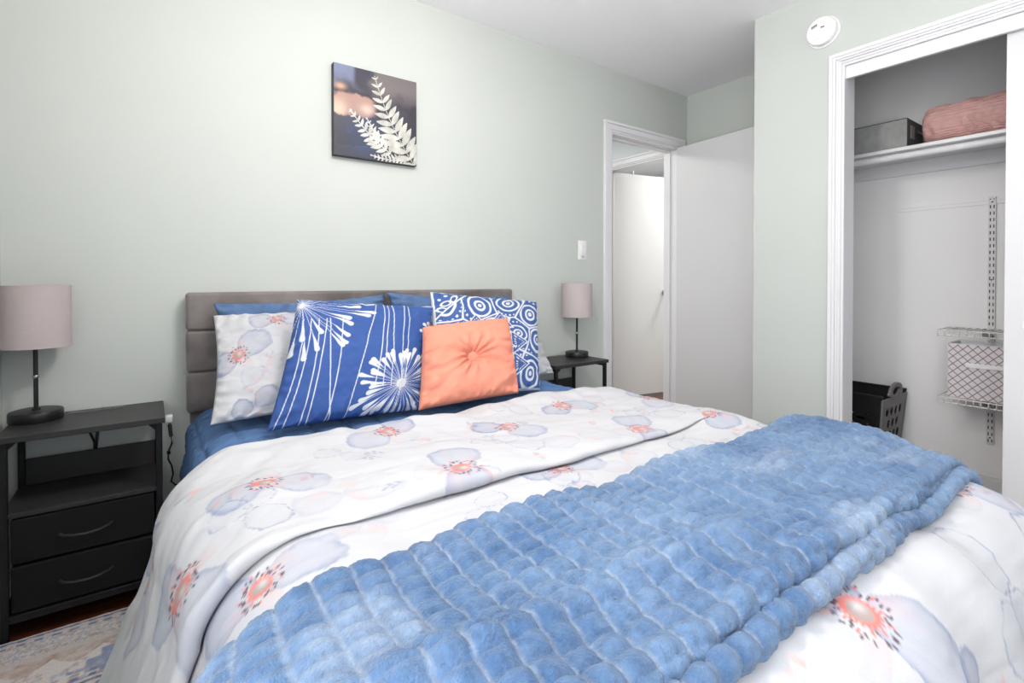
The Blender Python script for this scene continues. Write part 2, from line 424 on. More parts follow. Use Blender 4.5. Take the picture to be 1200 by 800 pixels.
# ------------------------------------------------------------------ bed
MX0, MX1, MY0, MY1, MZ = .125, 1.608, .225, 2.232, .55
bed = thing('bed', 'upholstered bed with a low grey velvet panelled headboard', 'bed', (.866, 1.2, 0))
def rel(o): o.location = (-bed.location.x, -bed.location.y, 0); return o
hb = rel(bx('headboard', (.125, 2.272, .50), (1.608, 2.312, 1.0), M['velvet'], bed, .006, 2))
for z0, z1 in ((.55, .704), (.704, .861), (.861, 1.007)):
    me = rbox_mesh('upholstered_panel', (.112, 2.236, z0 + .001), (1.621, 2.3, z1 - .001), .014, 5)
    link('upholstered_panel', me, M['velvet'], hb)
for x in (.15, 1.53): rel(bx('headboard_leg', (x, 2.27, 0), (x + .05, 2.30, .52), M['black'], bed, .003))
for x in (.14, 1.553): rel(bx('side_rail', (x, .24, .14), (x + .04, 2.27, .29), M['velvet'], bed, .008))
rel(bx('foot_rail', (.18, .24, .14), (1.553, .28, .29), M['velvet'], bed, .008))
for k in range(9): rel(bx('slat', (.18, .36 + k * .2, .235), (1.553, .43 + k * .2, .25), M['charcoal'], bed))
for x in (.16, 1.52):
    for yy in (.26, 1.2): rel(bx('leg', (x, yy, 0.014), (x + .05, yy + .05, .15), M['black'], bed, .004))
me = rbox_mesh('mattress', (MX0, MY0, .29), (MX1, MY1, MZ - .006), .088, 6)
tag(link('mattress', me, M['mattress']), 'white mattress under the quilt and duvet', 'mattress')

# ---- cloth draped over the mattress block
RR = .10
def wrap(s, yf, h, flare=.3, h0=.013):
    """flat cloth coordinates (s across, yf along) at height h above the mattress -> 3-D"""
    ix0, ix1, iy0 = MX0 + RR, MX1 - RR, MY0 + RR
    cx = np.clip(s, ix0, ix1); cy = np.maximum(yf, iy0)
    ox, oy = s - cx, yf - cy
    e4 = (np.abs(ox) ** 4 + np.abs(oy) ** 4) ** .25
    e2 = np.hypot(ox, oy) + 1e-9
    nx, ny = ox / e2, oy / e2
    q = (RR + h0) * PI / 2
    ang = np.minimum(e4, q) / (RR + h0)
    over = np.maximum(e4 - q, 0)
    hor = (RR + h) * np.sin(ang) + flare * over
    z = MZ - RR + (RR + h) * np.cos(ang) - over
    return np.stack([cx + nx * hor, cy + ny * hor, np.maximum(z, .03 + .1 * np.maximum(h, 0))], -1)

# blue quilt
ns, nr = 420, 240
s = np.linspace(MX0 + RR - .44, MX1 - RR + .44, ns)[:, None] * np.ones((1, nr)); yy = np.linspace(MY1 - .004, 1.0, nr)[None, :] * np.ones((ns, 1))
gs = np.minimum(np.abs(((s - .12) / .105) % 1 - .5), np.abs(((yy - .04) / .105) % 1 - .5)) * .105
gr = np.minimum(.0525 - np.abs((((s - .12) / .105) % 1) - .5) * .105, .0525 - np.abs((((yy - .04) / .105) % 1) - .5) * .105)
h = .013 + .008 * (1 - np.exp(-(gr / .010) ** 2)) + .004 * fbm(s * 9, yy * 9, 3) + .0015 * fbm(s * 40, yy * 40, 5)
P = wrap(s, yy, h, .12)
tag(link('quilt', grid_mesh('quilt', P), M['quilt']), 'blue stitched quilt covering the mattress by the headboard', 'quilt')

# ---- flower print
WHITE = lin(191, 191, 194); BLUE = lin(134, 144, 172); BLUED = lin(90, 104, 146); CORAL = lin(216, 112, 94); CORALP = lin(212, 160, 150)
DARK = lin(74, 44, 48); BEIGE = lin(168, 150, 146)
def blend(col, m, c, a):
    a = np.clip(a, 0, 1)[:, None]; col[m] = col[m] * (1 - a) + np.asarray(c)[None, :] * a
def flower(col, U, V, cx, cy, R, rot, seed, petals=None, sketch=False, center=True, strength=1.0):
    m = np.where((np.abs(U - cx) < R * 1.45) & (np.abs(V - cy) < R * 1.45))
    if len(m[0]) == 0: return
    x = (U[m] - cx) / R; y = (V[m] - cy) / R
    rng = np.random.RandomState(seed)
    if petals is None:
        petals = [(rot + 4.3 + rng.uniform(-.2, .2), .85, 1.0, .14), (rot + rng.uniform(-.2, .2), 1.25, 1.15, .75), (rot + 2.7 + rng.uniform(-.3, .3), 1.0, 1.05, 1.0)]
    wob = .10 * lattice_noise(x * 3 + seed, y * 3, seed) + .05 * lattice_noise(x * 8, y * 8, seed + 1)
    for k, (a, Lp, Wp, tint) in enumerate(petals):
        px = x * math.cos(a) + y * math.sin(a); py = -x * math.sin(a) + y * math.cos(a)
        f = np.sqrt(((px - .56 * Lp) / (.54 * Lp)) ** 2 + (py / (.5 * Wp * (.75 + .35 * np.clip(px / Lp, 0, 1)))) ** 2) + wob
        ins = 1 - sstep(.985, 1.03, f)
        st = .5 + .5 * lattice_noise(py * 14 + k * 7, px * 2, seed + 3)
        edge = sstep(.55, 1.0, f) ** 2
        tint = tint * rng.uniform(.8, 1.1) * strength
        if sketch:
            line = np.exp(-((f - .97) / .035) ** 2) * (.35 + .65 * (lattice_noise(px * 4, py * 4, seed + k) > -.25))
            blend(col, m, BLUED, line * .55 * strength); blend(col, m, BLUE, ins * .07)
        else:
            blend(col, m, WHITE, ins * .5)
            blend(col, m, BLUE, ins * tint * (.30 + .14 * st + .36 * edge))
            blend(col, m, BLUED, ins * sstep(.72, 1.0, f) ** 1.5 * (.10 + .24 * (wob > .02)) * tint)
            blend(col, m, CORALP, ins * .22 * np.exp(-((px - .3) / .25) ** 2) * sstep(.0, .25, py))
    if not center: return
    th = np.arctan2(y, x); r = np.hypot(x * 1.0, y * 1.12)
    r0 = .165
    spk = r0 + .035 + .055 * np.abs(np.sin(th * 9.5 + seed)) ** 2 + .02 * np.sin(th * 2 + seed)
    blend(col, m, CORAL, (1 - sstep(spk - .03, spk + .02, r)) * .9)
    blend(col, m, BEIGE * (.9), (1 - sstep(r0 - .035, r0, r)))
    blend(col, m, np.array([.6, .57, .57]), .7 * np.exp(-(((x - .05) / .08) ** 2 + ((y - .05) / .09) ** 2)))
    for k in range(44):
        a = k / 44 * 2 * PI + rng.uniform(-.06, .06); rr = rng.uniform(.24, .39)
        dx, dy = x - rr * math.cos(a), y - rr * math.sin(a)
        dl = dx * math.cos(a) + dy * math.sin(a); dt = -dx * math.sin(a) + dy * math.cos(a)
        q = (dl / .042) ** 2 + (dt / .019) ** 2
        blend(col, m, DARK if k % 4 else CORAL, (1 - sstep(.7, 1.2, q)) * .85)
def blob(col, U, V, cx, cy, a, b, rot, c, alpha, seed):
    R = max(a, b) * 1.4
    m = np.where((np.abs(U - cx) < R) & (np.abs(V - cy) < R))
    if len(m[0]) == 0: return
    x = U[m] - cx; y = V[m] - cy
    px = (x * math.cos(rot) + y * math.sin(rot)) / a; py = (-x * math.sin(rot) + y * math.cos(rot)) / b
    f = np.hypot(px, py) + .25 * lattice_noise(px * 2 + seed, py * 2, seed)
    blend(col, m, c, (1 - sstep(.75, 1.0, f)) * alpha * (.55 + .45 * px))
def spray(col, U, V, cx, cy, R, rot, seed):
    rng = np.random.RandomState(seed)
    for k in range(5):
        a = rot + rng.uniform(-.9, .9); d = R * rng.uniform(.1, .8)
        blob(col, U, V, cx + d * math.cos(a), cy + d * math.sin(a), R * rng.uniform(.2, .42), R * rng.uniform(.1, .17), a + rng.uniform(-.5, .5),
             [CORALP, CORAL, BLUE, CORALP, BLUED][k], [.6, .4, .45, .5, .4][k], seed + k)
def leafsprig(col, U, V, cx, cy, R, rot, seed):
    rng = np.random.RandomState(seed)
    for k in range(4):
        a = rot + (-1) ** k * .8; d = R * (.25 + .2 * k)
        blob(col, U, V, cx + d * math.cos(rot) + .15 * R * math.cos(a), cy + d * math.sin(rot) + .15 * R * math.sin(a), R * .28, R * .11, a, BLUED, .55, seed + k)

# duvet: lies from the foot to the pillows, folded back over itself
YFOLD, YHEM = 1.50, .962
HL, HT = .036, .060
def puff(s, y):
    return .010 * fbm(s * 3.1, y * 3.3, 21, 2) + .0045 * fbm(s * 9 + y * 3, y * 7, 25, 2)
def low_h(s, y):
    return HL + puff(s, y) + .028 * np.exp(-((s - 1.60) / .16) ** 2 - ((y - .95) / .16) ** 2)
step = .0037
def side_l(s): return sstep(MX0 + RR, MX0 + RR - .25, s)
def side_r(s): return sstep(MX1 - RR, MX1 - RR + .2, s)
def bulge(s, y): return .040 * side_l(s) + .02 * side_r(s) + .010 * lattice_noise(y * 8 + .8 * s, s * 1.2, 51) * (side_l(s) + side_r(s))
def flare_of(s): return .24 + .12 * side_l(s)
path = []
yfoot = MY0 + RR - .60
n0 = int((YFOLD - .03 - yfoot) / step)
for i in range(n0): path.append((yfoot + (YFOLD - .03 - yfoot) * i / n0, 0.0, 0))           # lower layer
n1 = 26
for i in range(n1):
    a = -PI / 2 + PI * i / n1; path.append((YFOLD - .03 + .03 * math.cos(a) * 1.0, .5 + .5 * math.sin(a), 1))
n2 = int((YFOLD - .03 - YHEM) / step)
for i in range(n2): path.append((YFOLD - .03 - (YFOLD - .03 - YHEM) * i / n2, 1.0, 2))
n3 = 14
for i in range(n3 + 1):
    a = PI / 2 + PI * i / n3; path.append((YHEM + .016 * math.cos(a), .55 + .45 * math.sin(a), 3))
for i in range(1, 12): path.append((YHEM + .01 * i, .12, 4))
path = np.array(path); npt = len(path)
arc = np.concatenate([[0], np.cumsum(np.hypot(np.diff(path[:, 0]), np.diff(path[:, 1]) * (HT - HL)))])
s0, s1 = MX0 + RR - .56, MX1 - RR + .56
ns = int((s1 - s0) / step)
s = np.linspace(s0, s1, ns)[:, None] * np.ones((1, npt))
kk0 = path[None, :, 1] * np.ones((ns, 1)); s = s - .24 * kk0 * np.clip((MX0 + RR - s) / .56, 0, 1) ** 2
yp = path[None, :, 0] * np.ones((ns, 1)); kk = path[None, :, 1] * np.ones((ns, 1)); seg = path[None, :, 2] * np.ones((ns, 1))
# hem wanders a little
wob = (.012 * fbm(s * 2.3, s * 0, 31, 2) + .006 * np.sin(s * 9)) * sstep(YFOLD - .02, YHEM + .05, yp) * (seg >= 2)
wob2 = .016 * fbm(s * 2.0 + 5, s * 0, 33, 2) * sstep(1.25, 1.47, yp)
yq = yp + wob + wob2
lowpart = low_h(s, yp)
top = HT + 1.1 * puff(s + 3.3, yp + 1.7) + .012 * np.exp(-((yp - (YFOLD - .07)) / .07) ** 2) + .004 * np.sin(s * 26 + 6 * fbm(s * 3, yp * 5, 41)) * np.exp(-((yp - (YFOLD - .05)) / .10) ** 2)
hgt = lowpart * (1 - kk) + top * kk + bulge(s, yp) + .0018 * fbm(s * 9, yp * 34 + 2 * s, 63, 2) + .0045 * fbm((s + yp) * 4, (s - yp) * 15, 64, 2) * np.exp(-((s - .12) / .22) ** 2) * kk
hgt = hgt + .012 * np.maximum(fbm(s * 5, yp * 2.2, 61, 2), 0) * np.exp(-((s - 1.5) / .12) ** 2)
foot = sstep(MY0 + RR, MY0 - .1, yp)
hgt = hgt + .014 * lattice_noise(s * 6, yp * 1.3, 57) * foot
fl_ = flare_of(s)
P = wrap(s, yq, hgt, fl_, HL * (1 - kk) + HT * kk)
U = s; V = np.where(seg >= 2, 4.0 + (YFOLD - yp), yp)       # texture coordinate: the folded flap is separate cloth
col = np.ones((ns, npt, 3)) * WHITE
# flap flowers are given in (x, y) seen from above, mirrored along y on the flap
def fv(y): return 4.0 + (YFOLD - y)
FL = [(.202, 1.20, .098, .4, 1), (.559, 1.385, .10, 2.9, 2), (.887, 1.256, .10, 1.2, 3), (.575, 1.005, .115, 5.0, 4), (1.199, 1.345, .095, .2, 5), (1.529, 1.23, .10, 2.1, 6), (1.202, 1.005, .11, 5.2, 7),
      (.015, 1.06, .115, 1.2, 8), (-.06, 1.33, .10, 2.4, 9), (1.72, 1.35, .10, .5, 10), (-.30, 1.2, .1, .5, 12)]
FL2 = [(.135, .895, .105, .1, 11), (.476, 1.035, .10, .6, 12), (.818, .934, .105, .2, 13), (1.139, 1.043, .10, .3, 14), (1.493, .964, .105, 2.0, 15), (1.455, .34, .11, 5.6, 16), (.808, .285, .125, 5.3, 17),
       (.93, .055, .115, 4.9, 18), (1.75, .6, .11, 1.0, 19), (.40, .2, .1, 2.0, 20), (-.13, .72, .11, .7, 21), (1.2, -.12, .11, 1.7, 22), (.3, .45, .1, .4, 23), (1.62, .05, .11, 2.4, 24), (.55, .0, .11, .9, 25)]
rng = np.random.RandomState(7)
for (x, y, R, r, sd) in FL:
    flower(col, U, V, x, fv(y), R, r, sd)
for (x, y, R, r, sd) in FL2:
    flower(col, U, V, x, y, R, r, sd)
for (x, y, R, sd) in ((.13, 1.27, .0, 31), (.16, 1.10, .075, 31), (.786, 1.131, .085, 32), (1.38, 1.10, .08, 33), (.40, 1.30, .06, 34), (1.0, 1.40, .06, 35)): flower(col, U, V, x, fv(y), R, 1.0, sd, sketch=True, center=False)
for (x, y, R, sd) in ((.753, .838, .08, 36), (.10, .72, .07, 37), (1.25, .90, .08, 38), (1.18, .17, .10, 39), (1.42, .12, .10, 40), (.55, .85, .06, 41), (.95, .40, .06, 42), (1.6, .8, .08, 43)): flower(col, U, V, x, y, R, 1.0, sd, sketch=True, center=False)
for (x, y, R, sd) in ((.978, 1.04, .10, 44), (.325, 1.06, .095, 45), (1.4, 1.36, .08, 46)): flower(col, U, V, x, fv(y), R, .3, sd, center=False, strength=.25)
for (x, y, R, sd) in ((.33, .95, .09, 47), (1.0, .86, .09, 48), (1.3, .99, .08, 49)): flower(col, U, V, x, y, R, .3, sd, center=False, strength=.25)
for k in range(20):
    x = rng.uniform(-.3, 1.9); y = rng.uniform(.98, 1.46); spray(col, U, V, x, fv(y), .05, rng.uniform(0, 6.3), 100 + k)
for k in range(60):
    x = rng.uniform(-.3, 1.95); y = rng.uniform(-.25, 1.0); spray(col, U, V, x, y, .055, rng.uniform(0, 6.3), 200 + k)
for k in range(26):
    x = rng.uniform(-.2, 1.9); y = rng.uniform(-.2, 1.4); leafsprig(col, U, V, x, fv(y) if y > 1.0 else y, .05, rng.uniform(0, 6.3), 300 + k)
tag(link('duvet', grid_mesh('duvet', P, col), M['white_print']), 'white duvet printed with blue and coral flowers, folded back below the pillows', 'duvet')

# ---- plush throw across the foot of the bed
CS, CR = .046, .031
tp = []
def seg_line(a, b, n): return [(a[0] + (b[0] - a[0]) * i / n, a[1] + (b[1] - a[1]) * i / n) for i in range(n)]
def seg_arc(cy, ch, r, a0, a1, n): return [(cy + r * math.cos(a0 + (a1 - a0) * i / n), ch + r * math.sin(a0 + (a1 - a0) * i / n)) for i in range(n)]
st = .0034
tp += seg_line((.66, .004), (.722, .004), 18)
tp += seg_arc(.722, .026, .022, -PI / 2, PI / 2, 22)
tp += seg_line((.722, .048), (.372, .048), int(.35 / st))
tp += seg_arc(.372, .036, .012, PI / 2, 3 * PI / 2, 13)
tp += seg_line((.372, .024), (.43, .024), 16)
tp += seg_line((.43, .021), (.342, .021), 26)
tp += seg_arc(.342, .011, .010, PI / 2, 3 * PI / 2, 12)
tp += seg_line((.342, .001), (.40, .001), 16)
tp = np.array(tp); tp[:, 0] -= .014; npt = len(tp)
tan = np.gradient(tp, axis=0); tl = np.hypot(tan[:, 0], tan[:, 1]) + 1e-9
nrm = np.stack([tan[:, 1] / tl, -tan[:, 0] / tl], -1)       # path turns left-handed: outward
arc = np.concatenate([[0], np.cumsum(np.hypot(np.diff(tp[:, 0]), np.diff(tp[:, 1])))])
s0, s1 = MX0 + RR - .42, MX1 - RR + .30
ns = int((s1 - s0) / .0034)
s = np.linspace(s0, s1, ns)[:, None] * np.ones((1, npt))
A = arc[None, :] * np.ones((ns, 1)); TY = tp[None, :, 0] * np.ones((ns, 1)); TH = tp[None, :, 1] * np.ones((ns, 1))
ph = .30 * fbm(s * 5, A * 6, 71, 2)
sa = s / CS + .35 * fbm(s * 3, A * 4, 72, 2); ra = A / CR + ph
gx = np.abs(np.sin(PI * sa)); gy = np.abs(np.sin(PI * ra))
cell = np.floor(sa) * 57.1 + np.floor(ra) * 13.7
cr = (np.sin(cell) * 43758.5) % 1
bump = .0140 * (gx ** .42) * (.18 + .82 * gy ** .42) * (.85 + .3 * cr)
bump += .0011 * fbm(s * 230, A * 230, 73, 2) + .0012 * fbm(s * 90, A * 90, 74, 2)
rum = .022 * np.exp(-((TY - .50 - .04 * fbm(s * 2.2, s * 0, 75, 2)) / .035) ** 2) * sstep(-.1, .5, fbm(s * 1.7 + 3, s * 0 + .5, 76, 1) + .35) * (TH > .04)
rum += .010 * fbm(s * 4, TY * 5, 77, 2) * (TH > .03)
rel_h = TH + rum + nrm[None, :, 1] * bump
rel_y = TY + nrm[None, :, 0] * bump + .010 * fbm(s * 2.5, s * 0 + 2, 78, 2)
base_h = low_h(s, TY) + bulge(s, TY)
foot = sstep(MY0 + RR, MY0 - .1, TY)
P = wrap(s, rel_y, base_h + rel_h + .004, flare_of(s), HL + .03)
B1 = lin(114, 140, 170); B2 = lin(68, 99, 138); B3 = lin(156, 171, 190)
t = np.clip(.42 + .35 * fbm(s * 6, A * 9, 81, 3) + .22 * (cr - .5) + .18 * fbm(s * 60, A * 60, 84, 2), 0, 1)[..., None]
pale = (sstep(.2, .9, fbm(s * 5 + 4, A * 8, 82, 4)) * (.6 + .4 * gx * gy))[..., None]
col = B2 * (1 - t) + B1 * t
col = col * (1 - .5 * pale) + B3 * .5 * pale
thread = np.exp(-(np.sin(PI * sa) / .13) ** 2)[..., None]
col = col * (1 - .6 * thread) + lin(170, 180, 194) * .6 * thread
tag(link('throw_blanket', grid_mesh('throw', P, col), M['plush']), 'fluffy blue plush throw with a grid of puffs across the bed foot', 'blanket')

# ------------------------------------------------------------------ pillows and cushions
def pillow(name, TL, TR, BL, BR, T, n, colf=None, bow=.05, power=.42, wrinkle=.004, seed=0, mat_=None, hfun=None, back=1.0):
    u = np.linspace(-1, 1, n)
    # denser toward the rim
    uu, vv = np.meshgrid(u, u, indexing='ij')
    ub = uu * (1 - bow * (1 - vv ** 2) * np.abs(uu) ** 3); vb = vv * (1 - bow * (1 - uu ** 2) * np.abs(vv) ** 3)
    a = (ub + 1) / 2; b = (vb + 1) / 2
    TL, TR, BL, BR = [np.array(c, float) for c in (TL, TR, BL, BR)]
    base = (1 - a)[..., None] * ((1 - b)[..., None] * BL + b[..., None] * TL) + a[..., None] * ((1 - b)[..., None] * BR + b[..., None] * TR)
    nr = np.cross((TR + BR) - (TL + BL), (TL + TR) - (BL + BR)); nr /= np.linalg.norm(nr)     # x cross up = toward -y
    prof = (np.clip((1 - uu ** 2) * (1 - vv ** 2), 0, 1)) ** power
    edge = np.minimum(1 - np.abs(uu), 1 - np.abs(vv))
    wz = wrinkle * fbm(uu * 3.2 + seed, vv * 3.2, seed + 5, 3) * sstep(0, .08, edge)
    # puckers running in from the seams
    pk = wrinkle * 1.2 * (np.sin(uu * 34 + 3 * fbm(uu * 2, vv * 2, seed + 8)) * np.exp(-(1 - np.abs(vv)) / .12) + np.sin(vv * 31 + 3 * fbm(uu * 2, vv * 2, seed + 9)) * np.exp(-(1 - np.abs(uu)) / .12)) * sstep(0, .05, edge)
    hf = T * prof + wz + pk
    if hfun is not None: hf = hfun(uu, vv, hf)
    F = base + hf[..., None] * nr
    Bk = base - (T * back * prof)[..., None] * nr
    idx = np.arange(n * n).reshape(n, n)
    bi = idx + n * n
    bd = np.zeros((n, n), bool); bd[0, :] = bd[-1, :] = bd[:, 0] = bd[:, -1] = True
    bi = np.where(bd, idx, bi)
    def quads(ix, fl):
        q = np.stack([ix[:-1, :-1], ix[1:, :-1], ix[1:, 1:], ix[:-1, 1:]], -1).reshape(-1, 4)
        return q[:, ::-1] if fl else q
    f = np.vstack([quads(idx, False), quads(bi, True)])
    V = np.vstack([F.reshape(-1, 3), Bk.reshape(-1, 3)])
    used = np.zeros(len(V), bool); used[f.ravel()] = True
    remap = np.cumsum(used) - 1
    me = bpy.data.meshes.new(name); fill_mesh(me, V[used], remap[f])
    if colf is not None:
        c = colf((uu + 1) / 2, (vv + 1) / 2).reshape(-1, 3)
        set_col(me, np.vstack([c, c])[used])
    o = link(name, me, mat_)
    return o, F

# blue shams against the headboard
def droop(seed):
    def fn(u, v, h): return h + .012 * fbm(u * 2.5, v * 2.5, seed, 2) * (1 - np.abs(u) ** 4) * (1 - np.abs(v) ** 6)
    return fn
o, _ = pillow('pillow_sham', (.195, 2.185, .965), (.862, 2.175, .99), (.185, 2.03, .60), (.858, 2.03, .60), .055, 90, None, .10, .35, .008, 11, M['sham'], droop(1), .3)
tag(o, 'quilted blue pillow sham against the left half of the headboard', 'pillow', 'blue shams on the headboard')
o, _ = pillow('pillow_sham', (.866, 2.165, 1.0), (1.56, 2.19, .972), (.875, 2.06, .60), (1.56, 2.07, .60), .045, 90, None, .10, .35, .008, 15, M['sham'], droop(2), .3)
tag(o, 'quilted blue pillow sham against the right half of the headboard', 'pillow', 'blue shams on the headboard')

def white_print(seed, fl):
    def fn(u, v):
        c = np.ones(u.shape + (3,)) * WHITE
        x = u * .62; y = v * .42
        for (fx, fy, R, r, sd) in fl: flower(c, x, y, fx, fy, R, r, sd)
        rg = np.random.RandomState(seed)
        for k in range(10): spray(c, x, y, rg.uniform(0, .62), rg.uniform(0, .42), .045, rg.uniform(0, 6), seed + k)
        for k in range(4): leafsprig(c, x, y, rg.uniform(.2, .45), rg.uniform(.05, .3), .055, rg.uniform(0, 6), seed + 40 + k)
        flower(c, x, y, .15, .14, .07, .5, seed + 3, center=False, strength=.3)
        flower(c, x, y, .12, .03, .06, .5, seed + 4, center=False, strength=1)
        return c
    return fn
o, _ = pillow('pillow', (.186, 2.09, .925), (.80, 2.04, .935), (.150, 1.80, .605), (.78, 1.80, .60), .065, 170, white_print(3, ((.20, .36, .085, .2, 61), (.07, .22, .09, .7, 62), (.40, .2, .09, 1, 63))), .05, .40, .007, 21, M['white_print'], None, .4)
tag(o, 'white floral pillow at the left, behind the dandelion cushion', 'pillow', 'white floral pillows')
o, _ = pillow('pillow', (.94, 2.04, .935), (1.575, 2.09, .955), (.92, 1.82, .60), (1.625, 1.90, .592), .065, 150, white_print(5, ((.57, .395, .07, .2, 64), (.30, .2, .09, .7, 65), (.06, .3, .08, .7, 66))), .05, .40, .007, 25, M['white_print'], None, .35)
tag(o, 'white floral pillow at the right, behind the ring-patterned cushion', 'pillow', 'white floral pillows')

# blue dandelion cushion
def dandelion(u, v):
    asp = 1.0
    base = lin(44, 78, 142); wht = lin(203, 206, 211)
    mask = np.zeros(u.shape)
    rg = np.random.RandomState(3)
    def line(pts, wd):
        for (x0, y0), (x1, y1) in zip(pts[:-1], pts[1:]):
            dx, dy = x1 - x0, y1 - y0; L2 = dx * dx + dy * dy
            t = np.clip(((u - x0) * dx + (v - y0) * dy) / L2, 0, 1)
            d = np.hypot(u - x0 - t * dx, v - y0 - t * dy)
            np.maximum(mask, 1 - sstep(wd * .6, wd * 1.4, d), out=mask)
    def ray(cx, cy, a, L, ld, wd, w0):
        ca, sa = math.cos(a), math.sin(a)
        t = (u - cx) * ca + (v - cy) * sa; q = np.abs(-(u - cx) * sa + (v - cy) * ca)
        ln = (t > .0) * (t < L) * (1 - sstep(w0 * .5, w0 * 1.5, q))
        wv = .0018 + wd * np.clip((t - (L - ld)) / ld, 0, 1) ** 1.2
        dr = (t > L - ld) * (t <= L) * (1 - sstep(wv * .8, wv * 1.1 + 1e-5, q))
        cp = 1 - sstep(wd * .85, wd * 1.1, np.hypot(t - L, q))
        np.maximum(mask, np.maximum(ln, np.maximum(dr, cp)), out=mask)
    def head(cx, cy, R, n, lo=.55, wd=.0165):
        for k in range(n):
            a = 2 * PI * k / n + rg.uniform(-.06, .06); L = R * (rg.uniform(lo, 1.0))
            ray(cx, cy, a, L, R * .30, wd * rg.uniform(.8, 1.1), .0013)
    head(.775, .215, .36, 50)
    np.maximum(mask, 1 - sstep(.034, .038, np.hypot(u - .775, v - .215)), out=mask)
    head(.03, .93, .50, 46)
    head(1.06, .70, .17, 26)
    for x0, xm, x1 in ((.53, .47, .44), (.58, .60, .58), (.62, .61, .66), (.65, .67, .72), (.74, .73, .80), (.77, .80, .80)):
        ys = np.linspace(1, .2 if x1 > .5 else 0, 9); ts = (1 - ys)
        line([(x0 * (1 - t) ** 2 + 2 * xm * t * (1 - t) + x1 * t * t, yv) for t, yv in zip(ts, ys)], .0030)
    for x0, xm, x1 in ((.05, .10, .03), (.10, .13, .08), (.15, .19, .17), (.20, .21, .21), (.30, .34, .32), (.22, .26, .34)):
        ys = np.linspace(.8, 0, 8); ts = (.8 - ys) / .8
        line([(x0 * (1 - t) ** 2 + 2 * xm * t * (1 - t) + x1 * t * t, yv) for t, yv in zip(ts, ys)], .0030)
    return base * (1 - mask[..., None]) + wht * mask[..., None]
o, _ = pillow('cushion', (.42, 1.865, .985), (.945, 1.865, .94), (.285, 1.655, .597), (.80, 1.655, .588), .07, 300, dandelion, .035, .42, .005, 31, M['print'], None, .7)
tag(o, 'blue square cushion printed with white dandelion heads', 'cushion')

# ring-patterned blue cushion
def rings(u, v):
    base = lin(52, 84, 142); wht = lin(203, 206, 211)
    C = [(.12, .52, .066), (.38, .84, .062), (.66, .90, .058), (.88, .78, .064), (.52, .60, .062), (.20, .18, .064), (.72, .56, .050), (.95, .50, .060), (.58, .28, .064), (.86, .14, .068), (.42, .02, .06), (.08, .86, .06)]
    wx = u + .012 * fbm(u * 6, v * 6, 91, 2); wy = v + .012 * fbm(u * 6 + 9, v * 6, 92, 2)
    D = np.stack([np.hypot((wx - a) * (1.15 if i % 2 else .95), (wy - b) * (.9 if i % 2 else 1.1)) for i, (a, b, _) in enumerate(C)], 0)
    o1 = np.argsort(D, 0); i0 = o1[0]; d0 = np.take_along_axis(D, o1[:1], 0)[0]; d1 = np.take_along_axis(D, o1[1:2], 0)[0]
    sp = np.array([c[2] for c in C])[i0]
    fr = (d0 / sp) % 1
    k = np.floor(d0 / sp)
    ring = sstep(.58, .66, fr) * (1 - sstep(.94, 1.0, fr))
    # third band becomes a row of dots
    th = np.arctan2(wy - np.array([c[1] for c in C])[i0], wx - np.array([c[0] for c in C])[i0])
    dots = (np.abs(fr - .75) < .17) * (np.cos(th * (k + 1) * 7) > .2)
    mk = np.where(k == 2, dots, ring)
    bd = 1 - sstep(.010, .020, d1 - d0)
    mk = np.maximum(mk * (d1 - d0 > .03), bd)
    cen = d0 < sp * .33
    mk = np.maximum(mk, cen)
    # white triangles filled blue along the middle band
    for (tx, ty, a) in ((.34, .66, 0), (.56, .70, 0), (.74, .46, -1.5), (.76, .24, -1.5), (.55, .46, .3)):
        x = (u - tx) * math.cos(a) + (v - ty) * math.sin(a); y = -(u - tx) * math.sin(a) + (v - ty) * math.cos(a)
        f = np.maximum(np.abs(x) * 1.4 + y, -y) / .075
        mk = np.where(f < 1, 0, mk); mk = np.where((f >= 1) & (f < 1.22), 1, mk)
        dt = (np.abs(f - .6) < .12) & (np.sin(np.arctan2(y, x) * 14) > .1); mk = np.where(dt, 1, mk)
    # plain corner with petals
    cn = (u + (1 - v)) < .30
    pt = np.zeros(u.shape)
    for (px_, py_, a) in ((.10, .86, .5), (.17, .92, 1.1), (.07, .79, -.2)):
        x = (u - px_) * math.cos(a) + (v - py_) * math.sin(a); y = -(u - px_) * math.sin(a) + (v - py_) * math.cos(a)
        f = np.hypot(x / .055, y / .026); pt = np.maximum(pt, (f > .62) & (f < 1.05))
    for (px_, py_) in ((.05, .90), (.11, .955)): pt = np.maximum(pt, np.hypot(u - px_, v - py_) < .014)
    mk = np.where(cn, pt, mk); mk = np.where(np.abs((u + (1 - v)) - .30) < .01, 1, mk)
    mk = np.maximum(mk, (np.minimum(np.minimum(u, 1 - u), np.minimum(v, 1 - v)) < .012))
    mk = mk.astype(float)[..., None]
    return base * (1 - mk) + wht * mk
o, _ = pillow('cushion', (.955, 1.91, 1.003), (1.515, 1.895, .950), (.86, 1.70, .597), (1.348, 1.665, .585), .062, 260, rings, .04, .40, .004, 41, M['print'], None, .8)
tag(o, 'blue cushion with white ring and triangle pattern, behind the coral cushion', 'cushion')

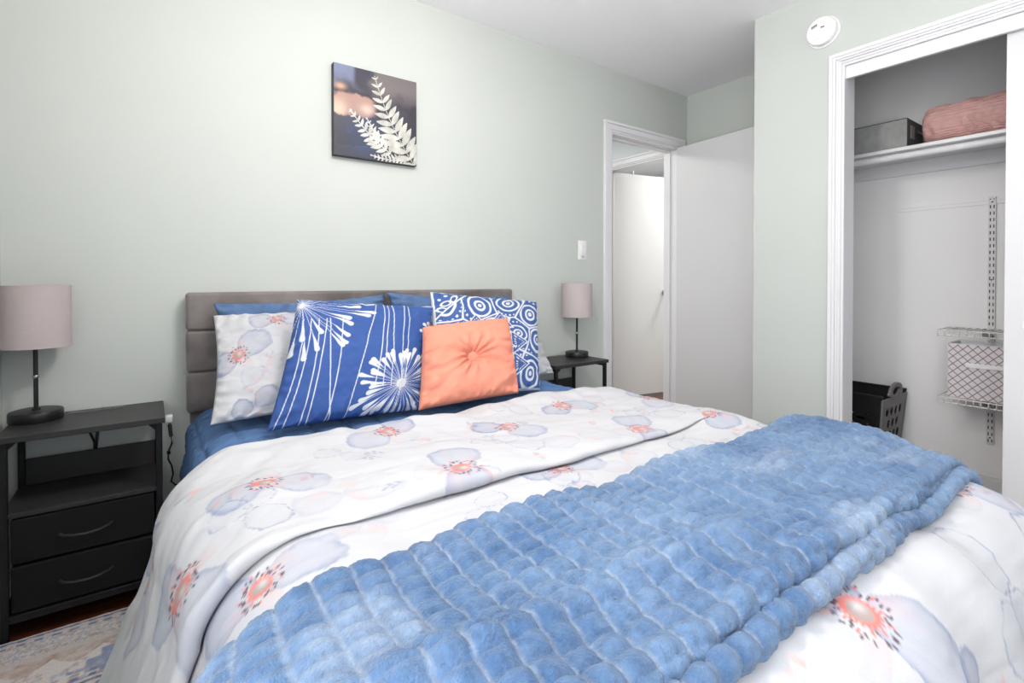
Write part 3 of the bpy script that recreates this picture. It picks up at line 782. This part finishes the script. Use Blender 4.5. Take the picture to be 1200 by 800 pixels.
# coral tufted cushion
def tuft(u, v, h):
    r = np.hypot(u, v); th = np.arctan2(v, u)
    h = h * (1 - .62 * np.exp(-(r / .16) ** 2) - .18 * np.exp(-(r / .5) ** 2))
    rad = .0065 * np.sin(th * 11 + 2.2 * fbm(u * 1.5, v * 1.5, 95)) * np.exp(-((r - .28) / .26) ** 2)
    seam = .0075 * np.sin(v * 15 + 2.5 * u + 4 * fbm(u * 1.5 + 4, v * 1.5, 97)) * sstep(.45, .95, np.abs(u)) * sstep(0, .12, 1 - np.abs(u)) * (v < .3)
    return h + rad + seam + .006 * fbm(u * 2.2, v * 2.2, 99, 2) * sstep(0, .1, 1 - np.maximum(np.abs(u), np.abs(v)))
o, F = pillow('cushion', (.835, 1.735, .874), (1.215, 1.72, .892), (.735, 1.56, .612), (1.148, 1.55, .618), .075, 140, None, .025, .38, .003, 51, M['coral'], tuft, .5)
tag(o, 'coral square cushion tufted with a covered button', 'cushion')
mid = F[70, 70]; nn = np.cross(F[74, 70] - F[66, 70], F[70, 74] - F[70, 66]); nn /= np.linalg.norm(nn)
bt = MB().lathe([(.0, -.008), (.020, -.008), (.0245, 0), (.023, .006), (.015, .010), (0, .0115)], (0, 0, 0), 32).build('button', M['coral'], o)
bt.location = mid + nn * .009; bt.rotation_euler = Vector(nn).to_track_quat('Z', 'Y').to_euler()

# ------------------------------------------------------------------ nightstands
def nightstand(loc, label):
    t = thing('nightstand', label, 'nightstand', loc, 0, 'matching black nightstands')
    Wd, D = .402, .285          # origin: left front bottom corner
    bx('table_top', (0, -.004, .582), (Wd, D, .600), M['charcoal'], t, .0015, 1)
    L = .018
    for x in (.008, Wd - .008 - L):
        bx('leg', (x, .004, .0), (x + L, .004 + L, .582), M['black'], t, .0015, 1)
        bx('leg', (x, D - .004 - L, .0), (x + L, D - .004, .582), M['black'], t, .0015, 1)
        bx('side_rail', (x, .004 + L, .564), (x + L, D - .004 - L, .582), M['black'], t, .001, 1)
        bx('side_rail', (x, .004 + L, .055), (x + L, D - .004 - L, .073), M['black'], t, .001, 1)
        xx = x + L if x < .1 else x
        b = MB(); d = .022 if x < .1 else -.022
        b.add([(xx, .006, .582), (xx + d, .006, .582), (xx, .006, .560), (xx, .018, .582), (xx + d, .018, .582), (xx, .018, .560)], [(0, 1, 2), (3, 5, 4), (0, 3, 4, 1), (1, 4, 5, 2), (0, 2, 5, 3)])
        b.build('gusset', M['black'], t)
    bx('bottom_rail', (.026, .004, .055), (Wd - .026, .022, .076), M['black'], t, .001, 1)
    bx('bottom_rail', (.026, D - .022, .055), (Wd - .026, D - .004, .076), M['black'], t, .001, 1)
    bx('shelf', (.010, .006, .360), (Wd - .010, D - .006, .374), M['charcoal'], t, .001, 1)
    bx('back_panel', (.026, D - .016, .374), (Wd - .026, D - .006, .459), M['charcoal'], t, .001, 1)
    for z0, z1 in ((.222, .355), (.080, .215)):
        d = bx('drawer', (.030, .008, z0), (Wd - .030, D - .01, z1), M['drawer'], t, .006, 3)
        pts = [(.137, .006, z0 + .066), (.145, -.006, z0 + .064), (.17, -.013, z0 + .060), (.20, -.015, z0 + .058), (.23, -.013, z0 + .060), (.255, -.006, z0 + .066), (.263, .006, z0 + .068)]
        MB().tube(pts, .0035, 8).build('handle', M['handle'], d)
    ps = bx('power_strip', (.085, D - .05, .596), (.285, D - .012, .6025), M['strip'], t, .001, 1)
    for k in range(2):
        for j in range(3): bx('socket', (.17 + k * .055 + j * .012, D - .036, .6025), (.176 + k * .055 + j * .012, D - .026, .6029), M['dark'], ps)
    for k in range(2): bx('usb_port', (.105 + k * .022, D - .035, .6025), (.119 + k * .022, D - .028, .6029), M['dark'], ps)
    return t
n1 = nightstand((-.361, 2.017, .0), 'black nightstand with two drawers left of the bed')
n2 = copy_tree(n1); n2.location = (1.735, 2.017, .0); n2['label'] = 'black nightstand between the bed and the doorway'
# lower the rear feet of both onto the floor
# ------------------------------------------------------------------ table lamps
def lamp(loc, label):
    t = thing('table_lamp', label, 'lamp', loc, 0, 'matching table lamps')
    MB().lathe([(0, 0), (.066, 0), (.068, .003), (.068, .027), (.066, .031), (.06, .0325), (0, .033)], n=56).build('base', M['base'], t)
    MB().lathe([(.011, .033), (.011, .037), (.0062, .039), (.0062, .29), (0, .29)], n=20).build('pole', M['base'], t)
    MB().lathe([(.008, .135), (.009, .137), (.009, .143), (.008, .145)], n=16).build('switch', M['chrome'], t)
    sh = MB().lathe([(.0895, .237), (.0895, .435), (.0880, .435), (.0880, .237)], n=72, close=True).build('lamp_shade', M['shade'], t)
    b = MB()
    for k in range(3):
        a = k * 2 * PI / 3 + .5
        b.tube([(.008 * math.cos(a), .008 * math.sin(a), .285), (.0885 * math.cos(a), .0885 * math.sin(a), .425)], .0015, 6)
    b.build('shade_spider', M['chrome'], sh)
    for z in (.2385, .4335):
        MB().lathe([(.0878, z - .002), (.0903, z - .002), (.0903, z + .002), (.0878, z + .002)], n=72, close=True).build('shade_hem', M['shade'], sh)
    MB().lathe([(.011, .285), (.013, .30), (.013, .32), (.024, .35), (.028, .372), (.022, .392), (0, .402)], n=24).build('bulb', M['bulb'], t)
    return t
l1 = lamp((-.299, 2.222, .6001), 'table lamp with mauve drum shade on the left nightstand')
l2 = copy_tree(l1); l2.location = (2.063, 2.200, .6001); l2['label'] = 'table lamp with mauve drum shade on the nightstand beside the doorway'

# cords
tag(MB().tube([(-.20, 2.30, .60), (-.197, 2.302, .57), (-.19, 2.305, .545), (-.172, 2.306, .515), (-.16, 2.308, .48), (-.16, 2.308, .40)], .0035, 8).build('power_cord', M['cord']), 'thin black cord hanging behind the left nightstand, left of the other', 'cord', 'cords behind the nightstand')
tag(MB().tube([(-.135, 2.298, .60), (-.142, 2.302, .57), (-.150, 2.306, .53), (-.154, 2.300, .48), (-.154, 2.30, .40)], .0045, 8).build('power_cord', M['cord']), 'thicker black cord hanging behind the left nightstand, right of the other', 'cord', 'cords behind the nightstand')
t = thing('extension_cord', 'black cord with clear plug dangling between nightstand and bed', 'cord', (.056, 2.20, 0))
pts = [(.0, .02, .55), (.003, .01, .52), (.006, .0, .49), (.008, 0, .46), (-.002, .01, .43), (-.003, .02, .40), (.008, .03, .37), (.012, .03, .34), (.006, .04, .31), (.02, .05, .29), (.05, .06, .284)]
MB().tube(pts, .0028, 8).build('wire', M['cord'], t)
MB().tube([(.002, .012, .528), (.006, .002, .485)], .0065, 8).build('switch', M['cord'], t)
me = rbox_mesh('plug', (-.012, .0, .535), (.012, .03, .562), .005, 3); link('plug', me, M['plastic'], t)
MB().tube([(-.002, .016, .428), (-.001, .006, .424)], .006, 8).build('clip', M['cord'], t)

# ------------------------------------------------------------------ rug
RX0, RX1, RY0, RY1 = -.375, 2.45, -1.0, 2.012
def rug_col(x, y):
    ex = np.minimum(x - RX0, RX1 - x); ey = RY1 - y
    d = np.minimum(ey, ex + .14)
    cream = lin(214, 208, 203); c = np.ones(x.shape + (3,)) * cream
    def mix(m, colr):
        nonlocal c
        m = np.clip(m, 0, 1)[..., None]; c = c * (1 - m) + colr * m
    TAUPE = lin(160, 140, 132); BL = lin(120, 138, 172); RUST = lin(168, 138, 120); NAVY = lin(88, 104, 142); GR = lin(180, 172, 170)
    n1 = fbm(x * 55, y * 55, 201, 3); n2 = fbm(x * 130, y * 130, 202, 2)
    # guard stripe + floral band
    mix((d < .03) * .55, GR)
    band = (d > .03) & (d < .115)
    mot = np.sin(x * 170 + 3 * n1) * np.sin((d - .03) * 112 + 2 * n2) + .5 * n2
    mix(band * sstep(.15, .5, mot) * .75, TAUPE); mix(band * sstep(.2, .6, -mot) * .55, BL)
    mix(((d > .115) & (d < .135)) * .5, GR)
    scal = (d > .135) & (d < .20) & (np.abs((x * 9) % 1 - .5) * .10 + (d - .135) < .075)
    mix(scal * (.55 + .3 * n1), RUST)
    # stepped blue medallions
    px = ((x + .22) % .62) - .16; st = np.round(np.abs(px) / .035) * .035
    med = (d > .15 + st * .9) & (d < .30 - st * .35) & (np.abs(px) < .15)
    mix(med * (.85 + .3 * n2), BL); mix(med * (np.hypot(px, (d - .23)) < .03), RUST)
    # zigzag navy lines
    zz = np.abs(((d - .28 - .012 * np.sign(np.sin(x * 160))) % .30) - .02)
    mix((zz < .006) * .9, NAVY); mix((np.abs(zz - .022) < .005) * .8, NAVY)
    mix(sstep(.45, .9, n1 + n2 * .4) * (d > .2) * .6, RUST); mix(sstep(.5, .9, fbm(x * 48 + 7, y * 48, 205, 3)) * (d > .2) * .45, BL)
    mix(.25 * sstep(0, 1, n2), lin(196, 186, 182))
    mix((d < .006) * .6, lin(226, 216, 196))
    return c
nx, ny = 330, 400
X = np.linspace(RX0, RX1, nx)[:, None] * np.ones((1, ny)); Yv = RY1 - (np.linspace(0, 1, ny) ** 1.6)[None, :] * (RY1 - RY0) * np.ones((nx, 1))
xs = RX0 + (np.linspace(0, 1, nx) ** 1.8) * (RX1 - RX0); X = xs[:, None] * np.ones((1, ny))
Z = .010 + .0008 * fbm(X * 60, Yv * 60, 207, 2)
Z[0, :] = Z[-1, :] = .001; Z[:, 0] = Z[:, -1] = .001
tag(link('rug', grid_mesh('rug', np.stack([X, Yv, Z], -1)[:, ::-1], rug_col(X, Yv)[:, ::-1]), M['rug']), 'faded cream, blue and rust patterned rug under the bed', 'rug')

# ------------------------------------------------------------------ canvas picture
PX0, PX1, PZ0, PZ1 = .670, 1.070, 1.612, 2.022
pic = thing('canvas_picture', 'square canvas of white fern fronds on a dark ground above the bed', 'picture', ((PX0 + PX1) / 2, YW, PZ0))
def fern(u, v):
    c = np.ones(u.shape + (3,)) * lin(62, 58, 70)
    def mix(m, colr):
        nonlocal c
        m = np.clip(m, 0, 1)[..., None]; c = c * (1 - m) + np.asarray(colr) * m
    n = fbm(u * 5, v * 5, 301, 4)
    mix(.6 * sstep(-.2, .8, n), lin(88, 84, 96))
    mix(sstep(.66, .9, v + .04 * n) * sstep(.40, .52, u + .06 * n) * .8, lin(150, 138, 138))
    mix(sstep(.7, .95, v + .05 * n) * (1 - sstep(.25, .45, u + .1 * n)) * .9, lin(150, 160, 196))
    mix(sstep(.76, .84, v + .1 * n) * sstep(.2, .26, u) * (1 - sstep(.36, .48, u + .06 * n)), lin(66, 62, 80))
    pk = sstep(.46, .5, v + .05 * n) * (1 - sstep(.64, .70, v + .08 * n)) * (1 - sstep(.38, .5, u + .05 * n))
    mix(pk * .95, lin(212, 168, 154)); mix(pk * np.exp(-(((u - .05) / .09) ** 2 + ((v - .5) / .10) ** 2)), lin(255, 224, 196)); mix(pk * np.exp(-(((u - .38) / .08) ** 2 + ((v - .55) / .06) ** 2)), lin(255, 226, 204))
    mix(.9 * np.exp(-(((u - .07) / .06) ** 2 + ((v - .76) / .035) ** 2)), lin(255, 196, 160))
    mix(.75 * np.exp(-(((u - .35) / .22) ** 2 + ((v - .25) / .2) ** 2)), lin(64, 96, 150))
    mix(sstep(.2, .5, n) * (1 - sstep(.2, .45, v)) * .5, lin(34, 32, 40))
    mask = np.zeros(u.shape)
    rg = np.random.RandomState(8)
    def leaf(x0, y0, a, L, W):
        ca, sa = math.cos(a), math.sin(a)
        t = ((u - x0) * ca + (v - y0) * sa) / L; q = (-(u - x0) * sa + (v - y0) * ca) / W
        ser = .75 + .25 * np.abs(np.sin(t * PI * 9))
        f = np.abs(q) < np.clip(np.sin(PI * np.clip(t, 0, 1)) ** .7 * (1.15 - .5 * t), 0, 1) * ser
        mask[(f & (t > 0) & (t < 1))] = 1
    def frond(x0, y0, x1, y1, bend, n, L, W):
        dx, dy = x1 - x0, y1 - y0; ln = math.hypot(dx, dy); px, py = -dy / ln, dx / ln
        for k in range(n):
            t = k / (n - 1) * .97
            x = x0 + dx * t + px * bend * math.sin(PI * t); y = y0 + dy * t + py * bend * math.sin(PI * t)
            a = math.atan2(dy, dx) + bend * 2 * math.cos(PI * t)
            sc = (1 - t) ** .7 * (.45 + .55 * min(1, t * 3 + .3)) + .10
            leaf(x, y, a + 1.0 + rg.uniform(-.1, .1), L * sc, W * sc); leaf(x, y, a - 1.0 + rg.uniform(-.1, .1), L * sc, W * sc)
            mask[np.hypot(u - x, v - y) < .008 + .0] = 1
        ts = np.linspace(0, 1, 60)
        for t in ts:
            x = x0 + dx * t + px * bend * math.sin(PI * t); y = y0 + dy * t + py * bend * math.sin(PI * t)
            mask[np.hypot(u - x, v - y) < .007] = 1
    frond(.97, .0, .47, .95, .05, 13, .27, .054)
    frond(.66, .10, .18, .52, .03, 11, .16, .034)
    frond(.50, .14, .37, .46, -.03, 8, .10, .020)
    frond(.86, .04, .42, .05, .02, 10, .10, .020)
    shade = (.86 + .2 * fbm(u * 12, v * 12, 305, 2))[..., None]
    return np.where(mask[..., None] > 0, lin(206, 204, 196) * np.clip(shade, .6, 1.05), c * .62)
n = 300
u, v = np.meshgrid(np.linspace(0, 1, n), np.linspace(0, 1, n), indexing='ij')
Pp = np.stack([PX0 + .0015 + u * (PX1 - PX0 - .003), np.full(u.shape, YW - .0345), PZ0 + .0015 + v * (PZ1 - PZ0 - .003)], -1)
o = link('printed_face', grid_mesh('printed_face', Pp, fern(u, v), smooth=False), M['canvas'], pic); o.location = -pic.location
o = bx('stretcher', (PX0, YW - .034, PZ0), (PX1, YW - .001, PZ1), M['canvas_side'], pic, .002, 2); o.location = -pic.location

# ------------------------------------------------------------------ light switch
sw = thing('light_switch', 'white rocker light switch beside the doorway', 'light switch', (2.215, YW, 1.243))
me = rbox_mesh('cover_plate', (-.036, -.006, -.060), (.036, 0, .060), .0025, 3); link('cover_plate', me, M['plastic'], sw)
me = rbox_mesh('rocker', (-.0165, -.010, -.033), (.0165, -.004, .033), .0018, 2); link('rocker', me, M['plastic'], sw)
bx('indicator', (-.010, -.0105, -.044), (.010, -.0055, -.0415), M['dark'], sw); bx('seam', (-.0125, -.0104, .0255), (.0125, -.0098, .0265), M['rail'], sw)

# ------------------------------------------------------------------ smoke alarm
sm = thing('smoke_alarm', 'round white smoke alarm above the closet corner', 'smoke alarm', (XC, 1.091, 2.236))
MB().lathe([(.073, 0), (.073, -.007), (.070, -.010), (.058, -.010)], n=56, axis='x').build('mounting_plate', M['plastic'], sm)
MB().lathe([(.064, -.009), (.063, -.016), (.066, -.020), (.066, -.030), (.062, -.036), (0, -.0375)], n=56, axis='x').build('cover', M['plastic'], sm)
for k in range(4): bx('vent_slot', (-.0380, .016 + k * .0065, .026 - k * .002), (-.0355, .0205 + k * .0065, .038 - k * .002), M['vent'], sm)
bx('test_button', (-.0392, -.022, -.010), (-.036, .004, .010), M['plastic'], sm, .002, 2)
for k in range(2): bx('indicator', (-.0385, -.016 + k * .008, .012), (-.036, -.009 + k * .008, .017), M['dark'], sm)
MB().tube([(-.0378, .035, -.038), (-.0385, -.05, -.028)], .0007, 6).build('seam', M['rail'], sm)

# ------------------------------------------------------------------ closet fittings
sh = thing('closet_shelf', 'white closet shelf with hanging rod beneath', 'shelf', (3.03, .3, 1.70))
def crel(o): o.location = (-3.03, -.3, -1.70); return o
crel(bx('shelf_board', (3.03, -.64, 1.696), (XCB - .001, CY1 - .112, 1.714), M['trim'], sh, .002, 1))
crel(bx('cleat', (XCB - .019, -.64, 1.626), (XCB - .001, CY1 - .112, 1.696), M['trim'], sh, .001, 1))
MB_r = MB().tube([(3.055, -.64, 1.672), (3.055, CY1 - .112, 1.672)], .016, 20); crel(MB_r.build('closet_rod', M['trim'], sh))
crel(bx('end_cleat', (3.04, CY1 - .131, 1.626), (XCB - .02, CY1 - .112, 1.696), M['trim'], sh, .001, 1))

# grey fabric bin
bn = thing('storage_bin', 'grey fabric storage bin on the closet shelf', 'storage bin', (3.05, .885, 1.7142))
MB().box((0, 0, 0), (.24, .40, .004)).box((0, 0, .004), (.005, .40, .142)).box((.235, 0, .004), (.24, .40, .142)).box((.005, .395, .004), (.235, .40, .142)).build('body', M['bin'], bn, .002, 2)
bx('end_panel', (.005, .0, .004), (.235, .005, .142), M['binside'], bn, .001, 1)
bx('label_pocket', (.05, -.003, .05), (.10, .0, .115), M['bin'], bn, .001, 1)
MB().tube([(.0, .0, .1415), (.24, 0, .1415)], .0025, 6).tube([(0, 0, .1415), (0, .40, .1415)], .0025, 6).build('piping', M['binside'], bn)
MB().tube([(.15, -.001, .10), (.155, -.02, .085), (.17, -.024, .07), (.185, -.018, .085), (.19, -.001, .10)], .004, 6).build('handle', M['binside'], bn)

# pink folded comforter
n, m = 150, 320
a = np.linspace(0, 2 * PI, m, endpoint=False)[None, :]; yl = np.linspace(0, 1, n)[:, None]
endr = np.clip(1 - (np.abs(yl - .5) * 2) ** 9, 0, 1) ** .5
ca, sa = np.cos(a), np.sin(a)
rx = .135 * np.sign(ca) * np.abs(ca) ** .75; rz = .095 * np.sign(sa) * np.abs(sa) ** .8
ayl = yl * np.ones_like(a); aa = a * np.ones_like(yl)
wr = .006 * fbm(ayl * 9, np.cos(aa) * 3 + np.sin(aa) * 2, 401, 3) + .004 * np.sin(ayl * 70 + 4 * np.sin(aa * 2) + 3 * fbm(ayl * 4, aa, 404)) * (np.sin(aa) < 0) 
pin = .0016 * np.sin(aa * 44)
k_ = (.55 + .45 * endr)
Pp = np.stack([3.19 + (rx + ca * (wr + pin)) * k_, .30 + yl * .54 + 0 * a, 1.7155 + .095 + np.maximum((rz + sa * (wr + pin)) * k_ * (1 + .05 * fbm(ayl * 3, aa * 0, 407)), -.0945)], -1)
cap0 = Pp[:1].mean(1, keepdims=True).repeat(m, 1); cap1 = Pp[-1:].mean(1, keepdims=True).repeat(m, 1)
ringA = cap0 + (Pp[:1] - cap0) * .5; ringB = cap1 + (Pp[-1:] - cap1) * .5; ringA[..., 1] -= .012; ringB[..., 1] += .012
Pp = np.concatenate([cap0 + np.array([0, -.012, 0]), ringA, Pp, ringB, cap1 + np.array([0, .012, 0])], 0)
me = grid_mesh('comforter', np.transpose(Pp, (1, 0, 2)), close_u=True)
tag(link('folded_comforter', me, M['pink']), 'rolled dusty pink comforter on the closet shelf', 'comforter')

# hang track + slotted upright
def boxes(lst):
    b = MB()
    for a, c in lst: b.box(a, c)
    return b
tag(boxes([((XCB - .006, .50, 1.428), (XCB - .0005, 1.023, 1.446)), ((XCB - .010, .50, 1.446), (XCB - .0005, 1.023, 1.449))]).build('hang_track', M['closetpaint']), 'thin white horizontal hang track on the closet back wall', 'track')
def upright(yc, z0, z1, label):
    t = thing('shelf_upright', label, 'shelf upright', (XCB, yc, z0))
    b = MB(); H_ = z1 - z0; x0, x1 = -.014, -.0125
    for (ya, yb) in ((-.0135, -.0088), (-.0045, .0045), (.0088, .0135)): b.box((x0, ya, 0), (x1, yb, H_))
    z = 0; kz = int(H_ / .0318)
    for k in range(kz + 1):
        za = k * H_ / kz - .008; zb = k * H_ / kz + .008
        for (ya, yb) in ((-.0088, -.0045), (.0045, .0088)): b.box((x0, ya, max(za, 0)), (x1, yb, min(zb, H_)))
    b.box((x1, -.0135, 0), (-.0005, -.012, H_)); b.box((x1, .012, 0), (-.0005, .0135, H_))
    b.build('channel', M['rail'], t)
    bx('slot_shade', (-.002, -.012, 0), (-.0008, .012, H_), M['dark'], t)  # dark sheet standing in for the shade inside the slots
    for z in (.03, H_ * .665, H_ - .025): MB().lathe([(.0035, 0), (.0035, -.002), (0, -.003)], (x0, 0, z), 12, 'x').build('screw', M['dark'], t)
upright(.628, .247, 1.462, 'slotted white shelf upright on the closet back wall')

def wire_shelf(z, label):
    t = thing('wire_shelf', label, 'wire shelf', (XCB, .781, z), 0, 'wire shelves in the closet')
    Wx, Ly = .232, .70
    rod = lambda nm, a, c, r=.0024: MB().tube([a, c], r, 8).build(nm, M['wire'], t)
    rod('rail', (-Wx, 0, 0), (-Wx, -Ly, 0), .0032); rod('rail', (-Wx, 0, -.024), (-Wx, -Ly, -.024), .0032)
    rod('rail', (-.016, 0, 0), (-.016, -Ly, 0), .0032); rod('rail', (-.12, 0, -.004), (-.12, -Ly, -.004), .0032)
    wm = MB().tube([(-.016, 0, .003), (-Wx - .001, 0, .003), (-Wx - .003, 0, -.026)], .0023, 6).mesh('wire'); wm.materials.append(M['wire'])
    for k in range(27):
        o = bpy.data.objects.new('wire', wm); COL.objects.link(o); o.parent = t; o.location = (0, -.002 - k * Ly / 26.2, 0)
    b = MB().add([(-.014, -.150, -.004), (-.014, -.150, -.05), (-.21, -.150, -.018), (-.21, -.150, -.004), (-.014, -.156, -.004), (-.014, -.156, -.05), (-.21, -.156, -.018), (-.21, -.156, -.004)], [(0, 1, 2, 3), (7, 6, 5, 4), (0, 4, 5, 1), (1, 5, 6, 2), (2, 6, 7, 3), (3, 7, 4, 0)])
    b.build('bracket', M['rail'], t)
wire_shelf(.810, 'white wire shelf above the lattice-print storage cube')
wire_shelf(.484, 'white wire shelf carrying the lattice-print storage cube')

# storage cube
cu = thing('storage_cube', 'white fabric storage cube with a grey diamond lattice print', 'storage cube', (3.150, .742, .4895))
def lattice(u, v):
    a_ = np.abs(((u / .036 + v / .036) % 1) - .5); b_ = np.abs(((u / .036 - v / .036) % 1) - .5)
    l = np.maximum(sstep(.40, .46, a_), sstep(.40, .46, b_))
    c = lin(226, 216, 218) * (1 - l[..., None]) + lin(122, 114, 118) * l[..., None]
    return c
def panel(name, fx, W_, H_, parent):
    n = 150
    u, v = np.meshgrid(np.linspace(0, W_, n), np.linspace(0, H_, n), indexing='ij')
    return link(name, grid_mesh(name, fx(u, v), lattice(u, v), smooth=False), M['print_cube'], parent)
CW, CD, CH = .30, .19, .258
panel('front_panel', lambda u, v: np.stack([0 * u, -u, v], -1), CW, CH, cu)
panel('end_panel', lambda u, v: np.stack([u, 0 * u, v], -1), CD, CH, cu)
panel('back_panel', lambda u, v: np.stack([0 * u + CD, -u, v], -1), CW, CH, cu)
panel('end_panel', lambda u, v: np.stack([u, 0 * u - CW, v], -1), CD, CH, cu)
boxes([((.0005, -CW + .0005, 0), (CD - .0005, -.0005, .004)), ((.0005, -CW + .0005, .004), (.004, -.0005, CH)), ((CD - .004, -CW + .0005, .004), (CD - .0005, -.0005, CH)), ((.004, -.004, .004), (CD - .004, -.0005, CH)), ((.004, -CW + .0005, .004), (CD - .004, -CW + .004, CH))]).build('lining', M['mattress'], cu)
bx('handle', (-.006, -.235, .150), (-.001, -.065, .170), M['plastic'], cu, .002, 2)
MB().tube([(0, 0, CH), (0, -CW, CH), (CD, -CW, CH), (CD, 0, CH), (0, 0, CH)], .0025, 6).build('piping', M['mattress'], cu)

# laundry basket
lb = thing('laundry_basket', 'black plastic laundry basket with a grey perforated end in the closet', 'laundry basket', (3.18, 1.13, 0))
BX0, BX1, BY0, BY1, BH = 3.005, 3.345, .962, 1.312, .462
def taper(x, y, z):
    cx_, cy_ = (BX0 + BX1) / 2, (BY0 + BY1) / 2; k = .80 + .20 * z / BH
    return (cx_ + (x - cx_) * k - 3.18, cy_ + (y - cy_) * k - 1.13, z)
def holed(cells, fn):
    """cells: (u0,u1,v0,v1,ru,rv) with an elliptical hole (ru=0: none)"""
    b = MB()
    for (u0, u1, v0, v1, ru, rv) in cells:
        if ru == 0:
            b.add([fn(u0, v0), fn(u1, v0), fn(u1, v1), fn(u0, v1)], [(0, 1, 2, 3)]); continue
        cu_, cv_ = (u0 + u1) / 2, (v0 + v1) / 2; N_ = 24; o_ = []; i_ = []
        for k in range(N_):
            a = 2 * PI * (k + .5) / N_; c_, s_ = math.cos(a), math.sin(a); sc = 1 / max(abs(c_), abs(s_))
            o_.append(fn(cu_ + c_ * sc * (u1 - u0) / 2, cv_ + s_ * sc * (v1 - v0) / 2)); i_.append(fn(cu_ + c_ * ru, cv_ + s_ * rv))
        b.add(o_ + i_, [(k, (k + 1) % N_, N_ + (k + 1) % N_, N_ + k) for k in range(N_)])
        for k in range(N_):      # square corners
            pass
        for (cu2, cv2) in ((u0, v0), (u1, v0), (u1, v1), (u0, v1)):
            pass
    return b
def end_cells():
    c = []; u0, u1 = BX0, BX1; Wd = u1 - u0; top = .40; bot = .02
    c.append((u0, u1, top, .445, 0, 0)); rows = 6; rh = (top - bot) / rows; mg = .045
    c.append((u0, u0 + mg, bot, top, 0, 0)); c.append((u1 - mg, u1, bot, top, 0, 0))
    iw = Wd - 2 * mg; cw = iw / 4
    for r in range(rows):
        v1 = top - r * rh; v0 = v1 - rh
        if r % 2 == 0:
            for k in range(4): c.append((u0 + mg + k * cw, u0 + mg + (k + 1) * cw, v0, v1, .022, .025))
        else:
            c.append((u0 + mg, u0 + mg + cw / 2, v0, v1, 0, 0)); c.append((u1 - mg - cw / 2, u1 - mg, v0, v1, 0, 0))
            for k in range(3): c.append((u0 + mg + (k + .5) * cw, u0 + mg + (k + 1.5) * cw, v0, v1, .022, .025))
    c.append((u0, u1, 0, bot, 0, 0)); return c
def solid(o, t=.004, off=0):
    m_ = o.modifiers.new('solidify', 'SOLIDIFY'); m_.thickness = t; m_.offset = off; return o
for yv_ in (BY0, BY1):
    b = holed(end_cells(), lambda u, v, yv_=yv_: taper(u, yv_, v))
    o = solid(b.build('end_panel', M['basket_grey'], lb))
    # handle hump with an oval grip hole
    cx_ = (BX0 + BX1) / 2; b = MB(); O = []; I = []; N_ = 40
    for k in range(N_):
        a = 2 * PI * k / N_; c_, s_ = math.cos(a), math.sin(a)
        ou = cx_ + .085 * c_ * (1 + .5 * max(0, -s_)); ov = .470 + (.048 * s_ if s_ > 0 else .026 * s_)
        O.append(taper(ou, yv_, ov)); I.append(taper(cx_ + .052 * c_, yv_, .474 + .024 * s_))
    b.add(O + I, [(k, (k + 1) % N_, N_ + (k + 1) % N_, N_ + k) for k in range(N_)])
    solid(b.build('handle', M['basket_grey'], lb), .012)
def side_cells():
    u0, u1 = BY0, BY1; c = [(u0, u1, .36, .462, 0, 0), (u0, u0 + .06, 0, .36, 0, 0), (u1 - .06, u1, 0, .36, 0, 0), (u0 + .06, u1 - .06, 0, .06, 0, 0)]
    cw = (u1 - u0 - .12) / 3
    for r in range(6):
        for k in range(3): c.append((u0 + .06 + k * cw, u0 + .06 + (k + 1) * cw, .06 + r * .05, .11 + r * .05, .026, .010))
    return c
for xv_ in (BX0, BX1):
    solid(holed(side_cells(), lambda u, v, xv_=xv_: taper(xv_, u, v)).build('side_panel', M['basket'], lb))
b = MB().add([taper(BX0, BY0, .004), taper(BX1, BY0, .004), taper(BX1, BY1, .004), taper(BX0, BY1, .004)], [(0, 1, 2, 3)])
solid(b.build('bottom', M['basket'], lb), .004, 0)
rim = [taper(BX0, BY0, .46), taper(BX1, BY0, .46), taper(BX1, BY1, .46), taper(BX0, BY1, .46), taper(BX0, BY0, .46)]
for k, (a, c) in enumerate(zip(rim[:-1], rim[1:])):
    if k % 2 == 1: MB().tube([a, c], .006, 8).build('rim', M['basket'], lb)
for k, (xc, yc) in enumerate(((BX0, BY0), (BX1, BY0), (BX1, BY1), (BX0, BY1))):
    MB().tube([taper(xc, yc, .0), taper(xc, yc, .445)], .006, 8).build('corner_post', M['basket_grey'], lb)
